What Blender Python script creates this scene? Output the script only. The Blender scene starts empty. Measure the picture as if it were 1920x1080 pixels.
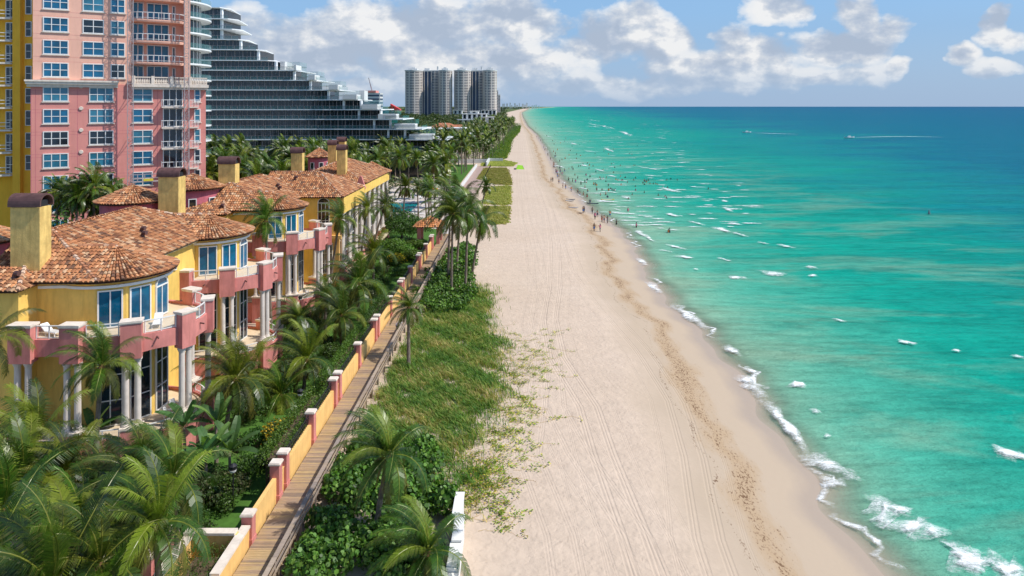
import bpy, math, random
import numpy as np
from mathutils import Vector, Matrix
R = math.radians
PI = math.pi
rnd = random.Random(7)
F, CX, HY, ZC = 1300.0, 975.0, 199.5, 25.0      # focal length in photo pixels, vanishing point, camera height
GZ, BZ, SEA = -1.2, -1.0, -2.4                  # garden, beach and sea levels
SC = bpy.context.scene
COL = SC.collection

def at(px, py, z):
    "point seen at pixel px,py at height z (below the camera)"
    D = F*(ZC-z)/(py-HY)
    return Vector(((px-CX)*D/F, D, z))
def atD(px, py, D):
    return Vector(((px-CX)*D/F, D, ZC-(py-HY)*D/F))

# ------------------------------------------------------------------ mesh builder
class MB:
    def __init__(s): s.v=[]; s.f=[]; s.c=[]; s.m=[]; s.sm=False
    def quad(s, pts, col=(1,1,1), m=0):
        b=len(s.v); s.v.extend([tuple(p) for p in pts]); s.f.append(tuple(range(b,b+len(pts)))); s.c.append(col); s.m.append(m)
    def hexa(s, p, col=(1,1,1), m=0):
        "p: 8 points, bottom 4 ccw then top 4"
        b=len(s.v); s.v.extend([tuple(q) for q in p])
        for f in ((3,2,1,0),(4,5,6,7),(0,1,5,4),(1,2,6,5),(2,3,7,6),(3,0,4,7)):
            s.f.append(tuple(b+i for i in f)); s.c.append(col); s.m.append(m)
    def box(s, x0,x1,y0,y1,z0,z1, col=(1,1,1), m=0):
        s.hexa([(x0,y0,z0),(x1,y0,z0),(x1,y1,z0),(x0,y1,z0),(x0,y0,z1),(x1,y0,z1),(x1,y1,z1),(x0,y1,z1)],col,m)
    def obox(s, c, w, d, h, a=0, col=(1,1,1), m=0):
        "box centred c (base centre), width along angle a"
        ca,sa=math.cos(a),math.sin(a)
        P=[]
        for z in (0,h):
            for (u,v) in ((-w/2,-d/2),(w/2,-d/2),(w/2,d/2),(-w/2,d/2)):
                P.append((c[0]+u*ca-v*sa, c[1]+u*sa+v*ca, c[2]+z))
        s.hexa(P,col,m)
    def beam(s, a, b, w, h, col=(1,1,1), m=0):
        a=Vector(a); b=Vector(b); d=b-a
        if d.length<1e-6: return
        d.normalize(); up=Vector((0,0,1)) if abs(d.z)<.95 else Vector((1,0,0))
        r=d.cross(up).normalized()*w/2; u=r.cross(d).normalized()*h/2
        s.hexa([a-r-u,a+r-u,b+r-u,b-r-u,a-r+u,a+r+u,b+r+u,b-r+u],col,m)
    def tube(s, pts, rad, n=8, col=(1,1,1), cap=True, m=0):
        pts=[Vector(p) for p in pts]
        if not hasattr(rad,'__len__'): rad=[rad]*len(pts)
        b=len(s.v)
        for i,p in enumerate(pts):
            d=(pts[min(i+1,len(pts)-1)]-pts[max(i-1,0)]).normalized()
            up=Vector((0,1,0)) if abs(d.y)<.9 else Vector((1,0,0))
            r=d.cross(up).normalized(); u=r.cross(d)
            for k in range(n):
                t=2*PI*k/n; q=p+(r*math.cos(t)+u*math.sin(t))*rad[i]; s.v.append(tuple(q))
        for i in range(len(pts)-1):
            for k in range(n):
                k2=(k+1)%n
                s.f.append((b+i*n+k,b+i*n+k2,b+(i+1)*n+k2,b+(i+1)*n+k)); s.c.append(col); s.m.append(m)
        if cap:
            s.f.append(tuple(b+k for k in range(n))); s.c.append(col); s.m.append(m)
            s.f.append(tuple(b+(len(pts)-1)*n+k for k in reversed(range(n)))); s.c.append(col); s.m.append(m)
    def cyl(s, c, r, h, n=16, col=(1,1,1), m=0, r2=None):
        s.tube([c,(c[0],c[1],c[2]+h)],[r,r if r2 is None else r2],n,col,True,m)
    def prism(s, poly, z0, z1, col=(1,1,1), m=0):
        n=len(poly); b=len(s.v)
        s.v += [(p[0],p[1],z0) for p in poly]+[(p[0],p[1],z1) for p in poly]
        s.f.append(tuple(b+n-1-k for k in range(n))); s.c.append(col); s.m.append(m)
        s.f.append(tuple(b+n+k for k in range(n))); s.c.append(col); s.m.append(m)
        for k in range(n):
            k2=(k+1)%n; s.f.append((b+k,b+k2,b+n+k2,b+n+k)); s.c.append(col); s.m.append(m)
    def mesh(s, name, off=(0,0,0)):
        me=bpy.data.meshes.new(name)
        V=np.array(s.v,dtype=np.float64)-np.array(off)
        me.from_pydata(V.tolist(),[],s.f)
        a=me.color_attributes.new('Col','FLOAT_COLOR','CORNER')
        ln=np.array([len(f) for f in s.f])
        c=np.ones((len(s.c),4)); c[:,:3]=np.array(s.c)
        a.data.foreach_set('color',np.repeat(c,ln,axis=0).astype(np.float32).ravel())
        me.polygons.foreach_set('material_index',np.array(s.m,dtype=np.int32))
        if s.sm: me.polygons.foreach_set('use_smooth',[True]*len(me.polygons))
        me.update()
        return me

def worldoff(o):
    t=Vector((0,0,0))
    while o is not None: t+=o.location; o=o.parent
    return t
def tag(o, label=None, cat=None, group=None, kind=None):
    if label: o['label']=label
    if cat: o['category']=cat
    if group: o['group']=group
    if kind: o['kind']=kind
    return o
def thing(name, label, cat, loc=(0,0,0), group=None, rz=0):
    o=bpy.data.objects.new(name,None); o.location=loc; o.rotation_euler=(0,0,rz); COL.objects.link(o); o.empty_display_size=.3
    return tag(o,label,cat,group)
def put(name, mesh, mats, parent=None, loc=(0,0,0), rz=0, sc=1):
    "link a ready mesh datablock as an object"
    if mats is not None and len(mesh.materials)==0:
        for m in (mats if isinstance(mats,(list,tuple)) else [mats]): mesh.materials.append(m)
    o=bpy.data.objects.new(name,mesh); o.location=loc; o.rotation_euler=(0,0,rz)
    if sc!=1: o.scale=(sc,)*3
    COL.objects.link(o)
    if parent: o.parent=parent
    return o
def obj(name, mb, mats, parent=None, local=False, label=None):
    "mesh in world coordinates (or the parent's local ones) as one object"
    off=(0,0,0) if (local or parent is None) else tuple(worldoff(parent))
    o=put(name, mb.mesh(name,off), mats, parent)
    if label: o['label']=label
    return o
def copy_tree(o, parent=None):
    c=o.copy(); COL.objects.link(c); c.parent=parent
    for ch in list(o.children): copy_tree(ch,c)
    return c

# ------------------------------------------------------------------ materials
def newmat(name):
    m=bpy.data.materials.new(name); m.use_nodes=True; nt=m.node_tree
    return m, nt, nt.nodes, nt.links, nt.nodes['Principled BSDF']
def N(nt, t, **kw):
    n=nt.nodes.new(t)
    for k,v in kw.items():
        if hasattr(n,k): setattr(n,k,v)
        else: n.inputs[k.replace('_',' ')].default_value=v
    return n
def mth(nt, op, a, b=None, c=None):
    n=nt.nodes.new('ShaderNodeMath'); n.operation=op
    for i,x in enumerate((a,b,c)):
        if x is None: continue
        if isinstance(x,(int,float)): n.inputs[i].default_value=x
        else: nt.links.new(x,n.inputs[i])
    return n.outputs[0]
def vmath(nt, op, a, b=None):
    n=nt.nodes.new('ShaderNodeVectorMath'); n.operation=op
    for i,x in enumerate((a,b)):
        if x is None: continue
        if isinstance(x,(tuple,list)): n.inputs[i].default_value=x
        else: nt.links.new(x,n.inputs[i])
    return n.outputs['Value'] if op in ('LENGTH','DISTANCE','DOT_PRODUCT') else n.outputs[0]
def noise(nt, vec, scale, detail=4, rough=.55, dist=0, out='Fac'):
    n=nt.nodes.new('ShaderNodeTexNoise'); n.inputs['Scale'].default_value=scale; n.inputs['Detail'].default_value=detail
    n.inputs['Roughness'].default_value=rough; n.inputs['Distortion'].default_value=dist
    if vec is not None: nt.links.new(vec,n.inputs['Vector'])
    return n.outputs[out]
def ramp(nt, fac, stops, interp='LINEAR'):
    n=nt.nodes.new('ShaderNodeValToRGB'); cr=n.color_ramp; cr.interpolation=interp
    while len(cr.elements)<len(stops): cr.elements.new(.5)
    for e,(p,c) in zip(cr.elements,stops):
        e.position=p; e.color=(c,c,c,1) if isinstance(c,(int,float)) else (*c,1)
    nt.links.new(fac,n.inputs[0]); return n.outputs[0]
def mixc(nt, fac, a, b, mode='MIX'):
    n=nt.nodes.new('ShaderNodeMix'); n.data_type='RGBA'; n.blend_type=mode
    for i,x in ((0,fac),(6,a),(7,b)):
        if isinstance(x,(int,float)): n.inputs[i].default_value=x
        elif isinstance(x,(tuple,list)): n.inputs[i].default_value=(*x[:3],1)
        else: nt.links.new(x,n.inputs[i])
    return n.outputs[2]
def geopos(nt, scale=None):
    g=nt.nodes.new('ShaderNodeNewGeometry'); o=g.outputs['Position']
    return vmath(nt,'MULTIPLY',o,scale) if scale else o
def objpos(nt, scale=None):
    g=nt.nodes.new('ShaderNodeTexCoord'); o=g.outputs['Object']
    return vmath(nt,'MULTIPLY',o,scale) if scale else o
def attr(nt, name, out='Fac'):
    n=nt.nodes.new('ShaderNodeAttribute'); n.attribute_name=name; return n.outputs[out]
def bump(nt, height, strength, dist, bsdf, normal=None):
    b=nt.nodes.new('ShaderNodeBump'); b.inputs['Strength'].default_value=strength; b.inputs['Distance'].default_value=dist
    nt.links.new(height,b.inputs['Height'])
    if normal is not None: nt.links.new(normal,b.inputs['Normal'])
    if bsdf is not None: nt.links.new(b.outputs[0],bsdf.inputs['Normal'])
    return b.outputs[0]

def plain(name, col, rough=.6, var=.12, scale=1.5, bmp=0, spec=.4, usecol=False, metal=0, grime=0, fine=12):
    "solid colour with blotchy variation; usecol multiplies the face colour attribute"
    m,nt,ns,ln,b=newmat(name)
    p=geopos(nt)
    f=noise(nt,p,scale,5,.6)
    k=ramp(nt,f,[(.3,1-var),(.7,1+var*.6)])
    c=mixc(nt,1.0,col,k,'MULTIPLY')
    if grime:
        q=geopos(nt,(1.2,1.2,.18)); g=noise(nt,q,2.2,6,.65)
        gm=ramp(nt,g,[(.46,0),(.70,grime*1.3)])
        c=mixc(nt,gm,c,(col[0]*.55,col[1]*.5,col[2]*.45))
    if usecol: c=mixc(nt,1.0,c,attr(nt,'Col','Color'),'MULTIPLY')
    ln.new(c,b.inputs['Base Color']); b.inputs['Roughness'].default_value=rough
    b.inputs['Specular IOR Level'].default_value=spec; b.inputs['Metallic'].default_value=metal
    if bmp: bump(nt,noise(nt,p,fine,4,.6),bmp,.03,b)
    return m

M={}
M['yellow']=plain('yellow stucco',(.88,.59,.15),.8,.12,.7,.5,.2,grime=.3)
M['chimney']=plain('chimney stucco',(.80,.56,.19),.8,.22,1.6,.8,.2,grime=.5)
M['pink']=plain('pink stucco',(.66,.25,.22),.8,.16,.9,.5,.2,grime=.4)
M['turret']=plain('rose stucco',(.56,.16,.20),.8,.14,.9,.4,.2,grime=.3)
M['wallyellow']=plain('garden wall stucco',(.88,.55,.20),.8,.12,.8,.4,.2,grime=.3)
M['cap']=plain('cast stone',(.78,.68,.58),.7,.12,2,.3,.3,grime=.25)
M['column']=plain('column stone',(.72,.64,.57),.7,.12,2,.2,.3,grime=.3)
M['white']=plain('white paint',(.80,.79,.76),.4,.06,3)
M['tile']=plain('clay tile',(1,1,1),.75,.3,3.5,.5,.25,usecol=True)
M['tilebed']=plain('roof bed',(.16,.075,.045),.9,.3,3)
M['soffit']=plain('soffit',(.62,.48,.26),.8)
M['capmetal']=plain('brown cowl',(.12,.06,.055),.55,.35,2.5,.3,.4,grime=.3)
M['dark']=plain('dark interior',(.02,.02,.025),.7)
M['floor']=plain('terrace stone',(.68,.54,.38),.7,.12,1.5)
M['iron']=plain('black iron',(.02,.02,.022),.45)
M['bench']=plain('white resin',(.8,.8,.8),.4)

def glassmat(name, col, rough=.08, var=.5, sc=.35):
    m,nt,ns,ln,b=newmat(name)
    g=geopos(nt); f=noise(nt,g,sc,3,.6)
    c=mixc(nt,1.0,col,ramp(nt,f,[(.35,1-var),(.65,1+var*.6)]),'MULTIPLY')
    ln.new(c,b.inputs['Base Color']); b.inputs['Roughness'].default_value=rough; b.inputs['Specular IOR Level'].default_value=.8
    bump(nt,noise(nt,g,.8,2),.05,.05,b)
    return m
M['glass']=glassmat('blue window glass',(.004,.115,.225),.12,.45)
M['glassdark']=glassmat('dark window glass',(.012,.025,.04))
M['glasstower']=glassmat('tinted tower glass',(.012,.022,.030),.1,.6,.12)
M['glassnavy']=glassmat('navy curtain glass',(.012,.035,.095),.35,.4,.05)
M['glasspale']=glassmat('curtained blue glass',(.035,.20,.30),.15,.35)
def clearmat(name, tint, alpha):
    m,nt,ns,ln,b=newmat(name)
    b.inputs['Base Color'].default_value=(*tint,1); b.inputs['Roughness'].default_value=.08; b.inputs['Specular IOR Level'].default_value=.6
    b.inputs['Alpha'].default_value=alpha
    return m
M['pane']=clearmat('clear balustrade glass',(.65,.8,.78),.16)
M['tealpane']=clearmat('teal balustrade glass',(.12,.30,.30),.36)

def leafmat(name, col, spec=.35, trans=.3, rough=.5):
    m,nt,ns,ln,b=newmat(name)
    oi=nt.nodes.new('ShaderNodeObjectInfo')
    p=geopos(nt); f=noise(nt,p,1.7,3,.6)
    k=ramp(nt,f,[(.3,.72),(.7,1.25)])
    c=mixc(nt,1.0,attr(nt,'Col','Color'),k,'MULTIPLY')
    c=mixc(nt,1.0,c,col,'MULTIPLY')
    hv=nt.nodes.new('ShaderNodeHueSaturation'); ln.new(c,hv.inputs['Color'])
    ln.new(mth(nt,'MULTIPLY_ADD',oi.outputs['Random'],.4,.8),hv.inputs['Value'])
    ln.new(mth(nt,'MULTIPLY_ADD',oi.outputs['Random'],.03,.485),hv.inputs['Hue'])
    c=hv.outputs[0]
    ln.new(c,b.inputs['Base Color']); b.inputs['Roughness'].default_value=rough; b.inputs['Specular IOR Level'].default_value=spec
    t=nt.nodes.new('ShaderNodeBsdfTranslucent'); ln.new(mixc(nt,1.0,c,(1.5,1.7,.6),'MULTIPLY'),t.inputs['Color'])
    mx=nt.nodes.new('ShaderNodeMixShader'); mx.inputs[0].default_value=trans
    ln.new(b.outputs[0],mx.inputs[1]); ln.new(t.outputs[0],mx.inputs[2])
    ln.new(mx.outputs[0],nt.nodes['Material Output'].inputs[0])
    return m
M['frond']=leafmat('palm leaf',(.76,.82,.54),.42,.18,.36)
M['leaf']=leafmat('shrub leaf',(1,1,1),.35,.25,.5)
M['blade']=leafmat('dune grass blade',(1.9,1.75,1.5),.1,.3,.7)
M['bark']=plain('palm bark',(.24,.19,.15),.9,.35,3,.6,.1,usecol=True)
M['twig']=plain('woody stems',(.11,.075,.045),.9,.3,3)
# ------------------------------------------------------------------ camera, light, sky
cam=bpy.data.objects.new('camera',bpy.data.cameras.new('camera')); COL.objects.link(cam)
cam.location=(0,0,ZC); cam.rotation_euler=(R(90),0,R(0))
cam.data.sensor_width=36; cam.data.lens=36*F/1920; cam.data.shift_x=-(CX-960)/1920; cam.data.shift_y=-(540-HY)/1920
cam.data.clip_start=.5; cam.data.clip_end=120000
SC.camera=cam
SUN_EL=R(52); SUN_DIR=Vector((math.cos(SUN_EL)*math.cos(R(-6)),math.cos(SUN_EL)*math.sin(R(-6)),math.sin(SUN_EL)))
sd=bpy.data.lights.new('sun','SUN'); sd.energy=4.3; sd.angle=R(.5); sd.color=(1,.955,.88)
sun=bpy.data.objects.new('sun',sd); COL.objects.link(sun); sun.rotation_euler=SUN_DIR.to_track_quat('Z','Y').to_euler()
SC.view_settings.view_transform='Standard'; SC.view_settings.look='None'; SC.view_settings.exposure=.12; SC.view_settings.gamma=1
SC.cycles.max_bounces=6; SC.cycles.diffuse_bounces=3; SC.cycles.glossy_bounces=3; SC.cycles.transparent_max_bounces=16
SC.cycles.use_adaptive_sampling=True; SC.cycles.adaptive_threshold=.015

w=bpy.data.worlds.new('World'); SC.world=w; w.use_nodes=True; nt=w.node_tree
bg=nt.nodes['Background']; SKY=.145; bg.inputs[1].default_value=SKY
sky=nt.nodes.new('ShaderNodeTexSky'); sky.sky_type='NISHITA'; sky.sun_disc=False; sky.sun_elevation=SUN_EL
sky.sun_rotation=R(96); sky.altitude=20; sky.air_density=1.0; sky.dust_density=.3; sky.ozone_density=3
tc=nt.nodes.new('ShaderNodeTexCoord'); dirv=tc.outputs['Generated']
sp=nt.nodes.new('ShaderNodeSeparateXYZ'); nt.links.new(dirv,sp.inputs[0])
az=mth(nt,'ARCTAN2',sp.outputs[0],sp.outputs[1]); el=mth(nt,'ARCSINE',sp.outputs[2])
cb=nt.nodes.new('ShaderNodeCombineXYZ'); nt.links.new(az,cb.inputs[0]); nt.links.new(el,cb.inputs[1])
P0=cb.outputs[0]
# cumulus masses, each an ellipse on the sky (compass angle, elevation) measured from the photograph
CL=[(560,95,230,85,1.0),(760,60,210,75,1.1),(950,40,125,55,1.1),(880,120,260,55,1.0),(1130,70,70,55,1.0),(1190,55,85,58,1.15),(1245,80,70,48,1.1),
(1085,95,60,40,.9),(1375,80,50,48,.95),(1440,100,60,40,.8),(1460,8,75,38,1.1),(1330,130,150,45,.8),(1600,35,48,50,1.05),(1575,85,105,36,1.0),(1660,55,60,24,.6),
(1885,45,32,34,1.0),(1805,100,38,26,.95),(1850,130,60,18,.8),(1675,125,42,22,.75),(1500,140,170,30,.7),(1150,160,380,26,.75),(650,165,420,26,.8),(455,150,80,60,.9),(1900,75,60,26,.6)]
def cloudfield(P, warp):
    # warp the lookup with noise so the ellipses break into billows
    q=vmath(nt,'ADD',P,warp)
    cur=None
    for cx,cy,rx,ry,wt in CL:
        a=math.atan((cx-CX)/F); e=math.atan((HY-cy)/F*math.cos(a)); rxa=rx/F*math.cos(a)**2; rya=ry/F*math.cos(a)
        v=vmath(nt,'SUBTRACT',q,(a,e,0)); v=vmath(nt,'MULTIPLY',v,(1/rxa,1/rya,0))
        l=vmath(nt,'LENGTH',v)
        f=mth(nt,'MULTIPLY_ADD',l,-wt,wt)
        cur=f if cur is None else mth(nt,'SMOOTH_MAX',cur,f,.25)
    return cur
def billow(P, off=(0,0,0)):
    q=vmath(nt,'ADD',P,off) if off!=(0,0,0) else P
    q=vmath(nt,'MULTIPLY',q,(1,1.5,1))
    return noise(nt,q,11,9,.54)
wn=nt.nodes.new('ShaderNodeTexNoise'); wn.inputs['Scale'].default_value=16; wn.inputs['Detail'].default_value=4; nt.links.new(P0,wn.inputs['Vector'])
warp=vmath(nt,'MULTIPLY',vmath(nt,'SUBTRACT',wn.outputs['Color'],(.5,.5,.5)),(.09,.05,0))
mass=cloudfield(P0,warp)
b1=billow(P0); b2=billow(P0,(.010,.012,0)); b3=billow(P0,(.03,.035,0))
dens=mth(nt,'ADD',mth(nt,'MULTIPLY',mass,1.0),mth(nt,'MULTIPLY_ADD',b1,1.7,-.84))
cover=ramp(nt,dens,[(.0,0),(.14,.55),(.30,.9),(.5,1)])
# sun side bright, far side and bases grey
lit=mth(nt,'ADD',mth(nt,'MULTIPLY',mth(nt,'SUBTRACT',b1,b2),4.4),mth(nt,'MULTIPLY',mth(nt,'SUBTRACT',b1,b3),2.6))
thick=ramp(nt,dens,[(.1,0),(.85,1)])
shade=mth(nt,'SUBTRACT',mth(nt,'ADD',lit,.66),mth(nt,'MULTIPLY',thick,.38))
ccol=ramp(nt,shade,[(.0,(2.7,3.2,4.0)),(.3,(3.15,3.6,4.35)),(.6,(4.0,4.3,4.75)),(.85,(5.0,5.1,5.3)),(1.0,(5.7,5.7,5.7))])
# thin veil that thickens to the horizon
hz=ramp(nt,el,[(0.0,.95),(.05,.6),(.13,.12),(.3,.0)])
blu=mixc(nt,ramp(nt,el,[(.1,.75),(.45,0)]),sky.outputs[0],(1.30,2.75,4.85))
base=mixc(nt,hz,blu,(2.3,3.12,4.3))
# clouds dissolve into the veil low down
lowf=ramp(nt,el,[(0.0,.12),(.022,.45),(.06,.95),(.5,1),(1,.6)])
out=mixc(nt,mth(nt,'MULTIPLY',cover,lowf),base,ccol)
below=mth(nt,'GREATER_THAN',el,-.001)
nt.links.new(out,bg.inputs[0])
w.cycles.sampling_method='MANUAL'; w.cycles.sample_map_resolution=512

# ------------------------------------------------------------------ shoreline and ground sheet
SH=[(1662,1071),(1600,1010),(1537,945),(1527,907),(1489,859),(1429,777),(1383,704),(1316,627),(1255,570),(1215,520),(1192,469),(1165,435.5),(1139,413),(1106,395),(1090,372),(1067,352),(1050,336),(1033,300),(1023,282),(1007,254),(988,236),(979,218),(978,211),(992,203.6),(1040,201)]
SD=[];SX=[]
for x,y in SH:
    p=at(x,y,SEA); SD.append(p.y); SX.append(p.x)
def shore(D):
    D=np.asarray(D,dtype=float)
    x=np.interp(D,SD,SX)
    return x
_Dd=np.concatenate([np.linspace(10,200,800),np.geomspace(200.5,90000,900)])
_Xs=shore(_Dd)
_k=np.ones(9)/9; _Xs[20:-20]=np.convolve(_Xs,_k,'same')[20:-20]
_Xs += .25*np.sin(_Dd*.9)+.35*np.sin(_Dd*.37+1)
def shoreX(D): return np.interp(D,_Dd,_Xs)
ZU=[(-20000,-1.25),(-60,-1.25),(-16,BZ),(-12,BZ-.02),(-8,-1.35),(-4,-1.85),(-1,-2.28),(0,SEA+.0),(2,-2.75),(6,-3.4),(30,-6),(200,-12),(90000,-20)]
def groundz(X,D):
    u=X-shoreX(D)
    return np.interp(u,[a for a,b in ZU],[b for a,b in ZU])
def gz(X,D): return float(groundz(np.array([X]),np.array([D]))[0])
def sheet(name, U, Dl, zfun, attrs):
    U=np.array(U); Dl=np.array(Dl)
    UU,DD=np.meshgrid(U,Dl); XX=UU+shoreX(DD)
    ZZ=zfun(UU,DD,XX)
    V=np.stack([XX,DD,ZZ],-1).reshape(-1,3); nu=len(U); nd=len(Dl)
    i=np.arange(nd-1)[:,None]*nu+np.arange(nu-1)[None,:]
    Fq=np.stack([i,i+1,i+nu+1,i+nu],-1).reshape(-1,4)
    me=bpy.data.meshes.new(name); me.from_pydata(V.tolist(),[],Fq.tolist())
    for k,fn in attrs.items():
        a=me.attributes.new(k,'FLOAT','POINT'); a.data.foreach_set('value',fn(UU,DD,XX).astype(np.float32).ravel())
    me.polygons.foreach_set('use_smooth',[True]*len(me.polygons)); me.update()
    return me
Dl=np.concatenate([np.arange(14,36,2),np.arange(36,170,.5),np.arange(170,400,2.5),np.geomspace(400,80000,90)])
Ul=np.concatenate([-np.geomspace(60000,80,26),np.arange(-78,-45,3),np.arange(-45,4,.5),np.array([5,7,10,15,30,80,300,1500,8000,60000])])
TA=([28,42,52,60,72,85,100,130,170,240],[7.4,6.9,6.2,5.9,3.8,3.6,5.0,6.5,7.2,6.0])
TB=([28,42,52,62,75,90,110,150,240],[10.4,11.4,13.0,14.0,13.2,11.0,9.0,8.8,8.5])
TC=([28,42,52,60,70,82,95,120,160,240],[8.2,7.0,4.4,3.0,3.2,2.0,2.9,3.0,1.4,.5])
TD=([28,42,52,62,75,90,110,150,240],[3.2,2.4,.6,1.5,2.6,4.0,2.0,1.5,-.5])
def trk(T): return lambda U,D,X: X-np.interp(D,T[0],T[1])
ground_me=sheet('ground',Ul,Dl,lambda U,D,X: np.interp(U,[a for a,b in ZU],[b for a,b in ZU]),
  {'u':lambda U,D,X:U,'ta':trk(TA),'tb':trk(TB),'tc':trk(TC),'td':trk(TD)})
m,nt,ns,ln,b=newmat('beach sand')
g=geopos(nt); u=attr(nt,'u')
uw=mth(nt,'ADD',u,mth(nt,'MULTIPLY_ADD',noise(nt,geopos(nt,(1,.35,1)),.35,4,.6),3.0,-1.5))
big=noise(nt,g,.06,4,.6); mid=noise(nt,g,.8,5,.6); fin=noise(nt,g,5,4,.6)
c=mixc(nt,ramp(nt,big,[(.3,0),(.7,1)]),(.555,.435,.33),(.60,.48,.375))
c=mixc(nt,1.0,c,ramp(nt,mid,[(.25,.90),(.75,1.07)]),'MULTIPLY')
# damp sand towards the water
c=mixc(nt,ramp(nt,mth(nt,'MULTIPLY_ADD',uw,.05,1.0),[(.38,0),(.60,1)]),c,(.47,.37,.27))
wet=ramp(nt,mth(nt,'MULTIPLY_ADD',uw,.05,1.0),[(.88,0),(.96,1)])
c=mixc(nt,wet,c,(.40,.315,.24))
# seaweed line: specks whose density peaks along one band, with a thin older line above it
wv=nt.nodes.new('ShaderNodeTexVoronoi'); wv.inputs['Scale'].default_value=3.2; ln.new(vmath(nt,'MULTIPLY',g,(1.3,.7,1)),wv.inputs['Vector'])
patch=noise(nt,geopos(nt,(1,.25,1)),.9,5,.7)
u2=mth(nt,'ADD',u,mth(nt,'MULTIPLY_ADD',noise(nt,geopos(nt,(.6,.6,1)),.13,3,.5),5.0,-2.5))
band=mth(nt,'SUBTRACT',1.0,mth(nt,'ABSOLUTE',mth(nt,'DIVIDE',mth(nt,'ADD',u2,5.6),2.1)))
band2=mth(nt,'SUBTRACT',1.0,mth(nt,'ABSOLUTE',mth(nt,'DIVIDE',mth(nt,'ADD',u2,7.6),.45)))
tan_=ramp(nt,mth(nt,'ADD',mth(nt,'MULTIPLY',band,.75),mth(nt,'MULTIPLY_ADD',patch,1.1,-.55)),[(.15,0),(.6,.6)])
c=mixc(nt,tan_,c,(.42,.28,.15))
sp1=noise(nt,geopos(nt,(1.6,.8,1)),4.2,5,.72)
weed=ramp(nt,mth(nt,'ADD',mth(nt,'MULTIPLY',mth(nt,'MAXIMUM',band,mth(nt,'MULTIPLY',band2,.85)),.19),mth(nt,'ADD',sp1,mth(nt,'MULTIPLY',patch,.35))),[(.865,0),(.935,.85)])
c=mixc(nt,weed,c,(.13,.065,.03))
# grass-stained earth far inland
inl=ramp(nt,mth(nt,'MULTIPLY_ADD',u,.01,1.0),[(.30,1),(.42,0)])
c=mixc(nt,inl,c,(.09,.12,.035))
ln.new(c,b.inputs['Base Color'])
ln.new(mth(nt,'MULTIPLY_ADD',wet,-.45,.9),b.inputs['Roughness']); b.inputs['Specular IOR Level'].default_value=.25
# footprints, wind ripple and wheel ruts
vf=nt.nodes.new('ShaderNodeTexVoronoi'); vf.inputs['Scale'].default_value=2.6; vf.feature='SMOOTH_F1'; ln.new(vmath(nt,'ADD',g,vmath(nt,'MULTIPLY',wn2:=noise(nt,g,1.5,2,.5,0,'Color'),(.8,.8,0))),vf.inputs['Vector'])
dry=ramp(nt,mth(nt,'MULTIPLY_ADD',u,.05,1.0),[(.40,1),(.55,.08)])
foot=mth(nt,'MULTIPLY',mth(nt,'ADD',mth(nt,'MULTIPLY',vf.outputs['Distance'],1.1),mth(nt,'MULTIPLY',fin,.6)),dry)
h=foot
for nm,sepw,wd,amp in (('ta',.75,.36,.62),('tb',.75,.34,.5),('tc',.8,.28,.32),('td',.8,.26,.3),('ta',2.1,.2,.2),('tb',2.3,.2,.22),('tc',2.0,.2,.18),('ta',3.4,.18,.14)):
    t=attr(nt,nm); a1=mth(nt,'ABSOLUTE',mth(nt,'SUBTRACT',mth(nt,'ABSOLUTE',t),sepw))
    gss=mth(nt,'MAXIMUM',mth(nt,'SUBTRACT',1.0,mth(nt,'DIVIDE',a1,wd)),0.0)
    ins=mth(nt,'GREATER_THAN',gss,.01)
    groove=mth(nt,'SINE',mth(nt,'MULTIPLY',gss,6.5))
    h=mth(nt,'MULTIPLY',h,mth(nt,'MULTIPLY_ADD',ins,-.75*amp,1.0))
    h=mth(nt,'SUBTRACT',h,mth(nt,'MULTIPLY',mth(nt,'ADD',mth(nt,'MULTIPLY',groove,.55),gss),amp*.75))
h=mth(nt,'ADD',h,mth(nt,'MULTIPLY',mid,.5))
bump(nt,h,.55,.10,b)
tag(put('ground',ground_me,m),kind='structure')

# ------------------------------------------------------------------ sea
Us=np.concatenate([np.arange(-2.5,6,.4),np.arange(6,40,1.5),np.geomspace(41,90000,70)])
Ds=np.concatenate([np.arange(14,36,2),np.arange(36,200,1.0),np.geomspace(202,80000,160)])
def seaz(U,D,X):
    fade=np.clip((U-3)/20,0,1)
    return SEA+fade*(.10*np.sin(D*.55+X*.12+.6*np.sin(X*.09))+.05*np.sin(D*1.3-X*.2))*(D<300)
sea_me=sheet('sea',Us,Ds,seaz,{'u':lambda U,D,X:U,'lu':lambda U,D,X:np.log10(np.maximum(U,0)+1)/4,'d':lambda U,D,X:np.log10(D)})
m,nt,ns,ln,b=newmat('sea water')
lu=attr(nt,'lu'); u=attr(nt,'u')
st=noise(nt,geopos(nt,(.010,.022,0)),1,5,.6); st2=noise(nt,geopos(nt,(.045,.10,0)),1,5,.62); st3=noise(nt,geopos(nt,(.0016,.003,0)),1,4,.55)
l2=mth(nt,'ADD',lu,mth(nt,'ADD',mth(nt,'MULTIPLY_ADD',st,.16,-.08),mth(nt,'ADD',mth(nt,'MULTIPLY_ADD',st2,.10,-.05),mth(nt,'MULTIPLY_ADD',st3,.16,-.08))))
def lg(x): return math.log10(x+1)/4
l2=mth(nt,'SUBTRACT',l2,mth(nt,'MULTIPLY_ADD',attr(nt,'d'),.12,-.285))
c=ramp(nt,l2,[(0,(.32,.33,.21)),(lg(3),(.27,.41,.29)),(lg(8),(.17,.41,.285)),(lg(17),(.07,.37,.26)),(lg(40),(.005,.31,.225)),(lg(85),(.0,.25,.205)),(lg(125),(.0,.20,.21)),(lg(195),(.0,.13,.20)),(lg(900),(.0,.095,.19)),(lg(6000),(.005,.065,.18))])
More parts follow.
